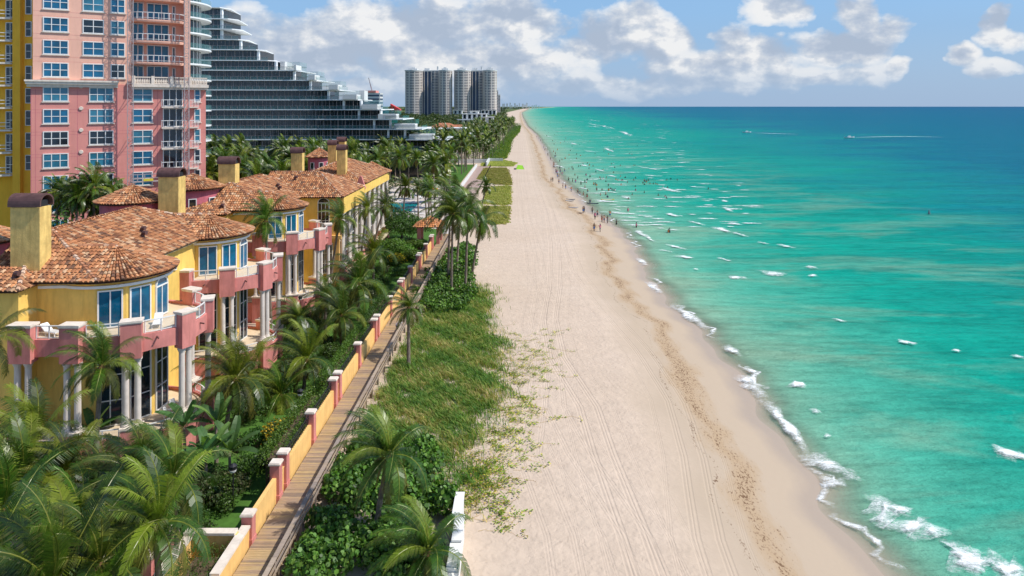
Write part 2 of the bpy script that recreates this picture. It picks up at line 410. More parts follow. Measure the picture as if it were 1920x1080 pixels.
# drifting sandy swirls close in
sw=noise(nt,geopos(nt,(.028,.075,0)),1,6,.6,.6)
near=ramp(nt,lu,[(lg(4),1),(lg(60),.75),(lg(110),0)])
c=mixc(nt,mth(nt,'MULTIPLY',ramp(nt,sw,[(.48,0),(.64,.60)]),near),c,(.25,.37,.25))
dk=noise(nt,geopos(nt,(.11,.42,0)),1,5,.65)
c=mixc(nt,mth(nt,'MULTIPLY',ramp(nt,dk,[(.55,0),(.72,.55)]),ramp(nt,lu,[(lg(3),0),(lg(14),1)])),c,(.0,.155,.13))
s4=noise(nt,geopos(nt,(.22,.9,0)),1,5,.7); s5=noise(nt,geopos(nt,(.018,.14,0)),1,5,.65)
c=mixc(nt,1.0,c,ramp(nt,mth(nt,'ADD',mth(nt,'MULTIPLY',s4,.6),mth(nt,'MULTIPLY',s5,.4)),[(.36,.66),(.5,.98),(.64,1.22)]),'MULTIPLY')
c=mixc(nt,mth(nt,'MULTIPLY',ramp(nt,s5,[(.56,0),(.66,.35)]),ramp(nt,lu,[(lg(150),0),(lg(500),1)])),c,(.02,.05,.15))
ln.new(c,b.inputs['Base Color']); b.inputs['Roughness'].default_value=.45; b.inputs['IOR'].default_value=1.33; b.inputs['Specular IOR Level'].default_value=.03
ln.new(ramp(nt,mth(nt,'MULTIPLY_ADD',u,.1,.25),[(.2,0),(.62,.93),(1,1)]),b.inputs['Alpha'])
w1=noise(nt,geopos(nt,(.35,1.1,0)),1,5,.62); w2=noise(nt,geopos(nt,(1.6,4.2,0)),1,3,.6)
bump(nt,mth(nt,'ADD',w1,mth(nt,'MULTIPLY',w2,.25)),.9,.55,b)
tag(put('sea',sea_me,m),kind='structure')

# ------------------------------------------------------------------ foam: ragged sheets lying on the water
m,nt,ns,ln,b=newmat('sea foam')
uvn=nt.nodes.new('ShaderNodeUVMap'); uvn.uv_map='UV'
sx=nt.nodes.new('ShaderNodeSeparateXYZ'); ln.new(uvn.outputs[0],sx.inputs[0])
eu=mth(nt,'MULTIPLY',mth(nt,'MULTIPLY',sx.outputs[0],mth(nt,'SUBTRACT',1.0,sx.outputs[0])),4.0)
ev=mth(nt,'MULTIPLY',mth(nt,'MULTIPLY',sx.outputs[1],mth(nt,'SUBTRACT',1.0,sx.outputs[1])),4.0)
edge=mth(nt,'MULTIPLY',mth(nt,'POWER',eu,.5),mth(nt,'POWER',ev,.6))
nz=noise(nt,geopos(nt,(.55,.9,0)),1,6,.7,.5); nz2=noise(nt,geopos(nt,(3.0,6.0,0)),1,6,.78,1.2)
body=ramp(nt,mth(nt,'ADD',mth(nt,'MULTIPLY',edge,.50),nz),[(.66,0),(1.08,1)])
holes=ramp(nt,nz2,[(.42,0),(.60,1)])
al=mth(nt,'MULTIPLY',body,mth(nt,'MAXIMUM',mth(nt,'MULTIPLY_ADD',holes,.85,.08),mth(nt,'MULTIPLY',mth(nt,'POWER',body,4.0),.9)))
b.inputs['Base Color'].default_value=(.86,.88,.87,1); b.inputs['Roughness'].default_value=.8
ln.new(al,b.inputs['Alpha']); bump(nt,nz2,.4,.1,b)
M['foam']=m
fv=[];ff=[];fuv=[]
def foamstrip(path, wid, lift=.14):
    "path of (x,y) world points, width per point"
    n=len(path); b0=len(fv); K=4
    for i,p in enumerate(path):
        q0=path[max(i-1,0)]; q1=path[min(i+1,n-1)]
        t=Vector((q1[0]-q0[0],q1[1]-q0[1])); t=t.normalized() if t.length>0 else Vector((1,0)); nn=Vector((-t.y,t.x))
        ww=wid[i] if hasattr(wid,'__len__') else wid
        for k in range(K+1):
            s=k/K-.5; fv.append((p[0]+nn.x*s*ww,p[1]+nn.y*s*ww,SEA+lift+.22*lift*math.sin(PI*k/K)*3))
    for i in range(n-1):
        for k in range(K):
            ff.append((b0+i*(K+1)+k,b0+i*(K+1)+k+1,b0+(i+1)*(K+1)+k+1,b0+(i+1)*(K+1)+k))
            for (a,c_) in ((i,k),(i,k+1),(i+1,k+1),(i+1,k)): fuv.append((a/(n-1),c_/K))
FO=[(1628,945,1700,985,4.4),(1690,975,1755,1015,4.2),(1780,1040,1860,1068,3.8),(1850,1062,1930,1085,3.5),(1858,850,1935,858,2.6),(1510,855,1610,900,3.0),(1535,905,1590,910,1.8),
(1386,704,1432,752,2.6),(1430,750,1520,860,1.5),(1425,512,1478,516,4.0),(1364,521,1402,524,2.6),(1484,722,1512,728,2.0),(1258,571,1332,622,2.2),(1214,530,1240,552,2.2),(1196,486,1212,500,2),
(1360,650,1392,672,1.6),(1396,690,1420,706,1.2),(1522,770,1536,778,1.1),(1546,818,1560,824,1.0),(1788,658,1802,662,1.2),(1902,668,1918,676,1.5),(1336,426,1372,438,3.0),(1290,415,1325,424,2.2),(1372,436,1405,446,1.3),
(1268,481,1302,486,2.4),(1246,459,1290,470,1.8),(1192,432,1212,446,2.0),(1206,440,1228,456,1.4),(1236,352,1278,362,4.0),(1198,387,1236,389,2.5),(1248,400,1272,408,2.8),(1222,373,1252,374,2.2),(1356,376,1362,380,2.5),(1358,389,1374,399,2.0),(1368,418,1392,424,2.8),
(1458,459,1492,467,1.8),(1345,484,1372,492,1.2),(1090,309,1104,313,3.0),(1068,268,1084,272,4),(1134,277,1150,286,3.5),(1106,231,1160,243,5),(1103,224,1128,228,5),(1060,226,1100,229,4),(1160,246,1188,256,7),(1215,316,1240,320,3),(1115,375,1148,380,3.0),(1170,368,1180,374,3),(1142,329,1155,333,2.6),(1116,317,1136,323,2.0),(1085,340,1100,343,2.4),
(1140,360,1160,363,1.7),(1040,310,1062,316,2),(1020,255,1040,258,3),(1150,392,1166,396,1.0),(1512,500,1532,506,2.2),(1520,517,1530,519,2.0),(1680,640,1722,648,1.4),(1086,352,1104,356,1.5),(1300,505,1312,508,1),(1100,236,1128,239,5),(1238,470,1262,474,1.5),(1420,455,1445,460,1.3),(1560,600,1590,606,1.0)]
for x1,y1,x2,y2,wm in FO:
    a=at(x1,y1,SEA); c_=at(x2,y2,SEA); n=9; L=(c_-a).length
    pth=[]; ws=[]
    for i in range(n):
        t=i/(n-1); p=a.lerp(c_,t); pth.append((p.x+rnd.uniform(-1,1)*.05*L*.4,p.y+rnd.uniform(-1,1)*wm*.10)); ws.append(wm*(.65+.6*rnd.random())*(1.15-.5*t))
    foamstrip(pth,ws)
for k in range(420):
    px=rnd.uniform(1000,1420); py=HY+4+ (rnd.random()**1.6)*230
    if px<1000+(py-200)*.72: continue
    if px>1180+(py-200)*1.5: continue
    a=at(px,py,SEA); L=rnd.uniform(1.5,6)*(1+ a.y/600); yw=rnd.uniform(.5,1.5)*(1+a.y/380)
    foamstrip([(a.x-L/2,a.y+L*.05),(a.x-L/6,a.y),(a.x+L/6,a.y-.05*L),(a.x+L/2,a.y-.1*L)],[yw*.6,yw,yw,yw*.5])
# swash edge along the sand
for k in range(46):
    if k%3==1 or k%7==5: continue
    D0=30+ k*5.2*(1+k*.03); D1=D0+rnd.uniform(3,7)*(1+k*.04); off=rnd.uniform(.3,1.5); n=10; pth=[]; ws=[]
    for i in range(n):
        D=D0+(D1-D0)*i/(n-1); pth.append((float(shoreX(D))+off+.5*math.sin(D*1.7+k)+.35*math.sin(D*3.1),D)); ws.append(rnd.uniform(.3,.95))
    foamstrip(pth,ws,.04)
# wakes of the two boats
for x1,x2,y,wm in ((1402,1506,249.5,5.0),(1592,1782,258.8,6.5)):
    pth=[];ws=[]
    for i in range(24):
        t=i/23; px=x1+(x2-x1)*t; a=at(px,y+(3.2*t if x1<1500 else -2.0*math.sin(t*3)),SEA); pth.append((a.x,a.y)); ws.append(wm*(1.35-1.0*t)*(1 if i%2 else .8))
    foamstrip(pth,ws,.3)
fme=bpy.data.meshes.new('sea_foam'); fme.from_pydata(fv,[],ff); uvl=fme.uv_layers.new(name='UV'); uvl.data.foreach_set('uv',np.array(fuv,dtype=np.float32).ravel())
tag(put('sea_foam',fme,M['foam']),'white foam of small breaking waves scattered over the turquoise sea','foam',kind='stuff')
# ------------------------------------------------------------------ clay tile roofs
TC_=[(.54,.235,.105),(.48,.20,.09),(.60,.29,.14),(.40,.165,.08),(.60,.34,.18),(.27,.12,.065),(.21,.11,.07),(.62,.40,.24),(.52,.25,.12),(.57,.26,.115),(.32,.14,.07),(.50,.22,.10)]
def tcol():
    c=rnd.choice(TC_); k=rnd.uniform(.8,1.15); return (c[0]*k,c[1]*k,c[2]*k)
def barrel(mb, p, v, u, n, L, r0, r1, lift, col):
    "half-round tile: from p (low end) along v (up slope), u across, n outward"
    P=[]
    for (d,r,h) in ((0,r0,lift),(L,r1,0.0)):
        for k in range(4):
            t=PI*k/3; P.append(p+v*d+u*(math.cos(t)*r)+n*(math.sin(t)*r*.95+h))
    b=len(mb.v); mb.v.extend([tuple(q) for q in P])
    for k in range(3):
        mb.f.append((b+k,b+k+1,b+5+k,b+4+k)); mb.c.append(col); mb.m.append(0)
    mb.f.append((b,b+1,b+2,b+3)); mb.c.append((col[0]*.5,col[1]*.5,col[2]*.5)); mb.m.append(0)  # low end closed by a darkened face, shade of the hollow put into its colour
def inpoly(x,y,P):
    c=False; n=len(P); j=n-1
    for i in range(n):
        if (P[i][1]>y)!=(P[j][1]>y) and x<(P[j][0]-P[i][0])*(y-P[i][1])/(P[j][1]-P[i][1])+P[i][0]: c=not c
        j=i
    return c
def roofplane(mb, bed, pts, pitch=.31, row=.44, over=None):
    pts=[Vector(p) for p in pts]
    n=(pts[1]-pts[0]).cross(pts[2]-pts[0]).normalized()
    if n.z<0: n=-n
    u=Vector((0,0,1)).cross(n).normalized(); v=n.cross(u)
    if v.z<0: v=-v
    bed.quad([p-n*.02 for p in pts]); bed.quad([p-n*.12 for p in pts])
    o=pts[0]; P=[((p-o).dot(u),(p-o).dot(v)) for p in pts]
    us=[a for a,_ in P]; vs=[b_ for _,b_ in P]
    nu=max(1,round((max(us)-min(us))/pitch)); du=(max(us)-min(us))/nu
    for i in range(nu):
        uu=min(us)+(i+.5)*du; shift=rnd.uniform(-.03,.03)
        vv=min(vs)-.06+shift
        while vv<max(vs):
            if inpoly(uu,vv+row*.5,P):
                j=rnd.uniform(-.015,.015)
                barrel(mb,o+u*(uu+j)+v*vv,(v+u*rnd.uniform(-.02,.02)).normalized(),u,n,row*1.18,du*.47,du*.38,.045+rnd.uniform(0,.015),tcol())
            vv+=row
def ridge(mb, a, b, r=.17, L=.42):
    a=Vector(a); b=Vector(b); d=b-a; n=max(1,round(d.length/L)); v=d.normalized()
    u=v.cross(Vector((0,0,1))).normalized(); nn=u.cross(v)
    if nn.z<0: nn=-nn
    for i in range(n):
        c=rnd.choice([(.60,.38,.25),(.5,.24,.13),(.66,.48,.36),(.4,.17,.09)])
        barrel(mb,a+v*(i*d.length/n),v,u,nn,d.length/n*1.15,r,r*.82,.05,c)
def coneroof(mb, bed, c, r, z0, z1, t0=-180, t1=180, nf=28):
    c=Vector((c[0],c[1],0)); A=Vector((c.x,c.y,z1))
    def pt(t,rr):
        return Vector((c.x+rr*math.sin(t),c.y-rr*math.cos(t),z1-(z1-z0)*rr/r))
    ring=[pt(R(t0+(t1-t0)*k/nf),r) for k in range(nf+1)]
    for k in range(nf):
        bed.quad([ring[k]-Vector((0,0,.03)),ring[k+1]-Vector((0,0,.03)),A-Vector((0,0,.03))]); bed.quad([ring[k]-Vector((0,0,.14)),ring[k+1]-Vector((0,0,.14)),A-Vector((0,0,.14))])
    arc=R(t1-t0)*r; n0=max(8,int(round(arc/.33)/4)*4)
    sl=math.hypot(r,z1-z0); row=.44; nr=int(sl/row)+1
    for i in range(nr):
        d=-.06+i*row; rr=r*(1-max(0,d)/sl)
        if rr<.12: break
        n=n0
        while n>8 and R(t1-t0)*rr/n<.17: n//=2
        for k in range(n):
            t=R(t0)+R(t1-t0)*(k+.5)/n; p=pt(t,r*(1-d/sl)); q=A-p; v=q.normalized(); u=Vector((math.cos(t),math.sin(t),0)); nn=u.cross(v)
            if nn.z<0: nn=-nn
            w0=R(t1-t0)*rr/n*.47; w1=w0*max(.25,(1-row/sl*r/rr)) 
            barrel(mb,p,v,u,nn,row*1.15,w0,w1*.9,.045+rnd.uniform(0,.012),tcol())
    mb.cyl((A.x,A.y,A.z-.1),.2,.22,8,(.6,.4,.28),r2=.08)
def hiproof(mb, bed, x0,x1,y0,y1,z0,z1,ya,yb,xr=None, sides='fbrl'):
    "ridge runs along Y from ya to yb at xr"
    xr=(x0+x1)/2 if xr is None else xr
    A=(xr,ya,z1);B=(xr,yb,z1)
    if 'f' in sides: roofplane(mb,bed,[(x0,y0,z0),(x1,y0,z0),A])
    if 'r' in sides: roofplane(mb,bed,[(x1,y0,z0),(x1,y1,z0),B,A])
    if 'b' in sides: roofplane(mb,bed,[(x1,y1,z0),(x0,y1,z0),B])
    if 'l' in sides: roofplane(mb,bed,[(x0,y1,z0),(x0,y0,z0),A,B])
    ridge(mb,A,B); ridge(mb,(x1,y0,z0+.03),A); ridge(mb,(x0,y0,z0+.03),A); ridge(mb,(x1,y1,z0+.03),B)

# ------------------------------------------------------------------ openings
_wc={}
def winmesh(w,h,nx,ny,fr=.09,arch=False,col='white'):
    "frame and pane in the XZ plane, facing -Y, origin bottom centre"
    k=(w,h,nx,ny,fr,arch)
    if k in _wc: return _wc[k]
    f=MB(); g=MB()
    f.box(-w/2,-w/2+fr,-.08,.05,0,h); f.box(w/2-fr,w/2,-.08,.05,0,h); f.box(-w/2+fr,w/2-fr,-.08,.05,0,fr); f.box(-w/2+fr,w/2-fr,-.08,.05,h-fr,h)
    for i in range(1,nx):
        x=-w/2+w*i/nx; f.box(x-fr*.4,x+fr*.4,-.07,.04,fr,h-fr)
    for i in range(1,ny):
        z=h*i/ny
        for j in range(nx):
            a=-w/2+w*j/nx+(fr if j==0 else fr*.4); b=-w/2+w*(j+1)/nx-(fr if j==nx-1 else fr*.4); f.box(a,b,-.06,.03,z-fr*.35,z+fr*.35)
    if arch:
        n=10
        for i in range(n):
            a0=PI*i/n; a1=PI*(i+1)/n; r=w/2
            P=[(-math.cos(a0)*r,h+math.sin(a0)*r*.8),(-math.cos(a1)*r,h+math.sin(a1)*r*.8),(-math.cos(a1)*(r-fr),h+math.sin(a1)*(r-fr)*.8),(-math.cos(a0)*(r-fr),h+math.sin(a0)*(r-fr)*.8)]
            f.hexa([(P[0][0],-.08,P[0][1]),(P[1][0],-.08,P[1][1]),(P[2][0],-.08,P[2][1]),(P[3][0],-.08,P[3][1]),(P[0][0],.05,P[0][1]),(P[1][0],.05,P[1][1]),(P[2][0],.05,P[2][1]),(P[3][0],.05,P[3][1])])
        g.quad([(-math.cos(PI*i/n)*(w/2-.03),0,h+math.sin(PI*i/n)*(w/2-.03)*.8) for i in range(n,-1,-1)])
    g.box(-w/2+.03,w/2-.03,-.012,.012,.03,h-.03)
    _wc[k]=(f.mesh('window_frame'),g.mesh('window_pane')); return _wc[k]
def window(parent, loc, a, w, h, nx=1, ny=1, fr=.09, arch=False, glass='glass', name='window', out=.06, sill=None, framemat='white'):
    "loc world position of the bottom centre; a = compass angle of the outward normal measured from -Y towards +X"
    f,g=winmesh(w,h,nx,ny,fr,arch); off=worldoff(parent); n=Vector((math.sin(a),-math.cos(a),0))
    p=Vector(loc)+n*out-off
    o=put(name,f,None,parent,p,a)
    if not f.materials: f.materials.append(M[framemat])
    key=g.name+glass
    if key not in _wc:
        gg=g.copy(); gg.materials.clear(); gg.materials.append(M[glass]); _wc[key]=gg
    put('pane',_wc[key],None,o)
    if sill:
        s=MB(); s.box(-w/2-.12,w/2+.12,-.2,.06,-.14,0); k=('sill',w)
        if k not in _wc: me=s.mesh('window_sill'); me.materials.append(M['cap']); _wc[k]=me
        put('sill',_wc[k],None,o)
    return o

# ------------------------------------------------------------------ curved sea-facing balconies
def arcpts(C, a, b, n):
    ra=math.hypot(a[0]-C[0],a[1]-C[1]); rb=math.hypot(b[0]-C[0],b[1]-C[1]); ta=math.atan2(a[1]-C[1],a[0]-C[0]); tb=math.atan2(b[1]-C[1],b[0]-C[0])
    if tb<ta-PI: tb+=2*PI
    return [(C[0]+(ra+(rb-ra)*i/n)*math.cos(ta+(tb-ta)*i/n),C[1]+(ra+(rb-ra)*i/n)*math.sin(ta+(tb-ta)*i/n)) for i in range(n+1)]
CR=(-29.75,54.45)
PIER={'a':(-35.2,49.1),'b':(-31.7,49.1),'c':(-28.0,50.0),'d':(-25.3,52.4),'e':(-25.2,56.0),'f':(-27.8,58.7)}
def heading(k,y):
    p=PIER[k]
    if k in 'ab': return 0.0
    return math.atan2(p[0]-CR[0],-(p[1]-CR[1]))
def shift(p,y): return (p[0],p[1]+y)
def band(mb, path, z0, z1, th, rise, m=0):
    n=len(path)-1
    nr=[]
    for i in range(n+1):
        a=path[max(i-1,0)]; b=path[min(i+1,n)]; t=Vector((b[0]-a[0],b[1]-a[1])).normalized(); nr.append((-t.y,t.x))
    for i in range(n):
        P=[]
        h0=z0+rise*math.sin(PI*i/n)**.6 if i else z0; h1=z0+rise*math.sin(PI*(i+1)/n)**.6 if i+1<n else z0
        a,b=path[i],path[i+1]; na,nb=nr[i],nr[i+1]
        mb.hexa([(a[0],a[1],h0),(b[0],b[1],h1),(b[0]+nb[0]*th,b[1]+nb[1]*th,h1),(a[0]+na[0]*th,a[1]+na[1]*th,h0),
                 (a[0],a[1],z1),(b[0],b[1],z1),(b[0]+nb[0]*th,b[1]+nb[1]*th,z1),(a[0]+na[0]*th,a[1]+na[1]*th,z1)],m=m)
def balcony(root, y, left, zf, zpier0, ztop, zb0, arch, rail_inset=.16, skip=(), wallx=-31.9):
    "one storey of the rounded balcony: floor, pink beam, piers with caps, rails with clear panes"
    keys=[k for k in ('abcdef' if left else 'bcdef')]
    P={k:shift(PIER[k],y) for k in keys}
    C=shift(CR,y)
    segs=[]
    for a,b in zip(keys[:-1],keys[1:]):
        if a in 'ab' and b in 'b': path=[(P[a][0]+(P[b][0]-P[a][0])*i/8,P[a][1]) for i in range(9)]
        elif a=='b': path=[(P[a][0]+(P[b][0]-P[a][0])*i/8,P[a][1]+(P[b][1]-P[a][1])*(i/8)**1.6) for i in range(9)]
        else: path=arcpts(C,P[a],P[b],9)
        segs.append((a,b,path))
    full=[q for _,_,p in segs for q in p[:-1]]+[P['f']]
    startx=(-36.3,51.4+y) if left else (-31.8,51.6+y)
    poly=[startx]+([(P['a'][0]-.6,P['a'][1])] if left else [(wallx+.05,P['b'][1]+1)])+full+[(-31.85,59.6+y),(-33,56+y)]
    cxy=(sum(p[0] for p in poly)/len(poly),sum(p[1] for p in poly)/len(poly)); poly=[(p[0]+(cxy[0]-p[0])*.05,p[1]+(cxy[1]-p[1])*.05) for p in poly]
    fl=MB(); fl.prism(poly,zf-.22,zf); obj('balcony_floor',fl,M['floor'],root)
    bm=MB()
    if left: band(bm,[(P['a'][0]-.75,P['a'][1]+3),(P['a'][0]-.75,P['a'][1]+1.5),(P['a'][0]-.75,P['a'][1]+.1)],zb0,zf+.15,.3,0)
    for a,b,path in segs: band(bm,path,zb0,zf+.17,.32,arch)
    band(bm,[P['f'],((P['f'][0]-31.85)/2,P['f'][1]+.6),(-31.85,P['f'][1]+.9)],zb0,zf+.17,.3,0)
    obj('beam',bm,M['pink'],root)
    for a,b,path in segs[-4:]:
        q=path[4]; nn=Vector((q[0]-C[0],q[1]-C[1],0)).normalized(); sp=MB(); sp.tube([Vector((q[0],q[1],zf-.15)),Vector((q[0],q[1],zf-.15))+nn*.34+Vector((0,0,-.05))],.06,7); obj('drain_spout',sp,M['capmetal'],root)
    for k in keys:
        if k in skip: continue
        w_=1.6 if k=='a' else 1.36 if k in 'bc' else 1.2
        p=MB(); p.obox((P[k][0],P[k][1],zpier0),w_,.85,ztop-zpier0-.14,heading(k,y)); o=obj('pier',p,M['pink'],root)
        c=MB(); c.obox((P[k][0],P[k][1],ztop-.14),w_+.14,.99,.14,heading(k,y)); c.obox((P[k][0],P[k][1],ztop-.22),w_+.06,.91,.08,heading(k,y)); obj('cap',c,M['cap'],o)
    rl=MB(); gl=MB()
    allseg=[(p,.85 if a in 'abc' else .66,.85 if b in 'abc' else .66) for a,b,p in segs]
    for path,ca,cb_ in allseg:
        L=[0]
        for i in range(1,len(path)): L.append(L[-1]+math.hypot(path[i][0]-path[i-1][0],path[i][1]-path[i-1][1]))
        def atL(s):
            for i in range(1,len(path)):
                if L[i]>=s:
                    t=(s-L[i-1])/(L[i]-L[i-1]); a,b=path[i-1],path[i]; q=Vector((a[0]+(b[0]-a[0])*t,a[1]+(b[1]-a[1])*t,0)); nn=Vector((-(b[1]-a[1]),b[0]-a[0],0)).normalized(); return q+nn*rail_inset
            return Vector((*path[-1],0))
        s0,s1=ca,L[-1]-cb_
        if s1-s0<.5: continue
        q=[atL(s0+(s1-s0)*i/6) for i in range(7)]
        zt=ztop-.22; zl=zf+.27
        rl=MB(); gl=MB()
        for i in range(6):
            rl.beam(q[i]+Vector((0,0,zt)),q[i+1]+Vector((0,0,zt)),.09,.07); rl.beam(q[i]+Vector((0,0,zl)),q[i+1]+Vector((0,0,zl)),.05,.05)
            gl.quad([q[i]+Vector((0,0,zl)),q[i+1]+Vector((0,0,zl)),q[i+1]+Vector((0,0,zt)),q[i]+Vector((0,0,zt))])
        for i in (0,3,6): rl.beam(q[i]+Vector((0,0,zf+.1)),q[i]+Vector((0,0,zt)),.07,.07)
        ro=obj('railing',rl,M['white'],root); obj('rail_glass',gl,M['pane'],ro)
    return P
def column_at(root,x,y,z0,z1,r=.225):
    c=MB(); zs=[z0,z0+.12,z0+.13,z0+.3,z0+.31,(z0+z1)/2,z1-.3,z1-.29,z1-.16,z1-.15,z1]; rs=[r*1.45,r*1.45,r*1.2,r*1.15,r,r*.97,r*.93,r*1.12,r*1.15,r*1.4,r*1.4]
    c.tube([(x,y,z) for z in zs],rs,14); c.sm=False
    return obj('column',c,M['column'],root)
def chaise(x,y,z,a,label):
    t=thing('deck_chair',label,'deck chair',(x,y,z),rz=a)
    f=MB()
    for sx in (-.28,.28):
        f.beam((sx,-.8,.3),(sx,.25,.3),.05,.05); f.beam((sx,.25,.3),(sx,.8,.75),.05,.05)
        for yy in (-.7,.2): f.beam((sx,yy,0),(sx,yy,.3),.05,.05)
    obj('frame',f,M['bench'],t,True)
    s=MB(); s.box(-.27,.27,-.8,.25,.31,.35); s.hexa([(-.27,.25,.31),(.27,.25,.31),(.27,.8,.76),(-.27,.8,.76),(-.27,.25,.35),(.27,.25,.35),(.27,.8,.8),(-.27,.8,.8)]); obj('seat',s,M['bench'],t,True)
def armchair(x,y,z,a,label):
    t=thing('garden_chair',label,'chair',(x,y,z),rz=a); M_=M['bench']
    s=MB(); s.box(-.25,.25,-.25,.25,.4,.45); obj('seat',s,M_,t,True)
    s=MB(); s.hexa([(-.25,.22,.45),(.25,.22,.45),(.25,.27,.45),(-.25,.27,.45),(-.22,.36,.95),(.22,.36,.95),(.22,.40,.95),(-.22,.40,.95)]); obj('backrest',s,M_,t,True)
    for sx in (-.24,.24):
        for sy in (-.22,.22):
            s=MB(); s.beam((sx,sy,0),(sx*.95,sy*.95,.4),.05,.05); obj('leg',s,M_,t,True)
        s=MB(); s.beam((sx*1.1,-.25,.66),(sx*1.1,.26,.66),.05,.04); s.beam((sx*1.1,-.22,.4),(sx*1.1,-.22,.66),.04,.04); obj('armrest',s,M_,t,True)

def drum(root, y, left):
    C=(-32.3,55.5+y); Rr=3.8; ang=[-40,8,40,71,103,140,180]
    pt=lambda t,r=Rr:(C[0]+r*math.sin(R(t)),C[1]-r*math.cos(R(t)))
    w=MB(); w.prism([pt(t) for t in ang]+[(-36,59.2+y),(-36,52.2+y)],GZ,12.0); obj('bay_wall',w,M['yellow'],root)
    t_=MB()
    path=[pt(t,Rr+.12) for t in np.linspace(-25 if left else -10,140,24)]
    if left: path=[(-35.9,51.75+y)]+path
    band(t_,path,11.42,11.62,-.16,0); obj('cornice',t_,M['white'],root)
    # balcony doors upstairs, tall glazing downstairs, one flat face of the bay each
    for i,(a,b) in enumerate(zip(ang[1:4],ang[2:5])):
        p,q=pt(a),pt(b); mid=((p[0]+q[0])/2,(p[1]+q[1])/2); n=R((a+b)/2); wd=math.hypot(p[0]-q[0],p[1]-q[1])
        arch=(i==2)
        if i<3 or True:
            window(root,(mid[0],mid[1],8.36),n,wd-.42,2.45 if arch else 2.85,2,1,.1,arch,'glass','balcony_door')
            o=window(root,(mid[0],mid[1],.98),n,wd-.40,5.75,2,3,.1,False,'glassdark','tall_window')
def villa_unit(root, y, left):
    drum(root,y,left)
    P=balcony(root,y,left,8.3,6.9,9.62,6.92,.36)
    P2=balcony(root,y,left,.95,GZ,2.02,GZ+.02,0)
    for k in P:
        a=heading(k,y); ca,sa=math.cos(a),math.sin(a)
        if k in ('a','b','c'):
            for s in (-.38,.38): column_at(root,P[k][0]+s*ca,P[k][1]+s*sa,2.02,6.9)
        elif k=='d':
            for s in (-.3,.3): column_at(root,P[k][0]+s*ca,P[k][1]+s*sa,2.02,6.9)
        else: column_at(root,P[k][0],P[k][1],2.02,6.9)
def bayroof(tm,bd,y):
    coneroof(tm,bd,(-32.3,55.5+y),4.45,12.02,13.8,-6,186,30)
    roofplane(tm,bd,[(-36.4,51.05+y,12.02),(-32.3,51.05+y,12.02),(-32.3,55.5+y,13.8),(-36.4,55.5+y,13.8)])
    roofplane(tm,bd,[(-32.3,59.95+y,12.02),(-36.4,59.95+y,12.02),(-36.4,55.5+y,13.8),(-32.3,55.5+y,13.8)])
    ridge(tm,(-36.2,55.5+y,13.82),(-32.4,55.5+y,13.82))
def vent(root,x,y,z,a=0):
    v=MB(); v.tube([(x,y,z-.1),(x,y,z+.28),(x+.12,y-.05,z+.42),(x+.38,y-.08,z+.42)],[.17,.17,.19,.21],10,m=0); obj('roof_vent',v,M['capmetal'],root)
def chimney(root,x0,x1,y0,y1,z0,z1):
    s=MB(); s.box(x0,x1,y0,y1,z0,z1); s.box(x0-.05,x1+.05,y0-.05,y1+.05,z0,z0+.0+.02); st=obj('chimney',s,M['chimney'],root)
    c=MB(); n=12; r=(y1-y0)/2+.14; yc=(y0+y1)/2; h=.95
    xs=(x0-.12,x1+.12); pr=[(yc-r,z1+.04)]+[(yc-r*math.cos(PI*k/n),z1+.32+math.sin(PI*k/n)*h*.72) for k in range(n+1)]+[(yc+r,z1+.04)]
    b=len(c.v)
    # barrel cowl open at both ends, with real thickness
    inn=[(yc+(p[0]-yc)*.84,z1+.04+(p[1]-z1-.04)*.86) for p in pr]
    for k in range(len(pr)-1):
        a_,b_=pr[k],pr[k+1]; ia,ib=inn[k],inn[k+1]
        c.hexa([(xs[0],a_[0],a_[1]),(xs[1],a_[0],a_[1]),(xs[1],ia[0],ia[1]),(xs[0],ia[0],ia[1]),(xs[0],b_[0],b_[1]),(xs[1],b_[0],b_[1]),(xs[1],ib[0],ib[1]),(xs[0],ib[0],ib[1])])
    obj('cowl',c,M['capmetal'],st)
    d=MB(); d.box(x0+.15,x1-.15,y0+.15,y1-.15,z1+.003,z1+.5); obj('flue',d,M['dark'],st)
    return st

def villa(label, y, nunits, y1, name='beach_villa'):
    root=thing(name,label,'villa',(-34,56+y,GZ))
    tm=MB(); bd=MB()
    x0,x1=-44.5,-31.3; Y0,Y1=51.3+y,y1
    hiproof(tm,bd,x0,x1,Y0,Y1,12.0,15.0,56.1+y,y1-6.6)
    ridge(tm,(-37.9,56.1+y,15),(-36.1,55.4+y,13.95))
    w=MB(); w.box(-43.9,-31.9,52+y,y1-.6,GZ,11.98); obj('main_wall',w,M['yellow'],root)
    so=MB(); so.box(x0+.1,x1-.1,Y0+.1,Y1-.1,11.8,11.97); obj('eaves',so,M['soffit'],root)
    # low hip beside the chimney
    w=MB(); w.box(-43,-36.25,50.1+y,52+y,GZ,11.75); obj('side_block',w,M['yellow'],root)
    roofplane(tm,bd,[(-43.3,49.5+y,11.75),(-35.9,49.5+y,11.75),(-37.4,52.4+y,12.95),(-43.3,52.4+y,12.95)]); roofplane(tm,bd,[(-35.9,49.5+y,11.75),(-35.9,53.4+y,11.75),(-37.4,52.4+y,12.95)])
    ridge(tm,(-35.9,49.5+y,11.8),(-37.4,52.4+y,13))
    for k in range(nunits):
        yy=y+16.3*k; villa_unit(root,yy,k==0); bayroof(tm,bd,yy)
    rf=obj('roof',tm,M['tile'],root); obj('roof_base',bd,M['tilebed'],rf)
    vent(rf,-37.1,50.9+y,12.35); vent(rf,-33.9,62.3+y,13.25); vent(rf,-34.5,63.2+y,13.5)
    return root,rf
vA,_=villa('nearest yellow and pink beachfront villa with two rounded bays, paired columns and clay tile roof',0,2,75.2)
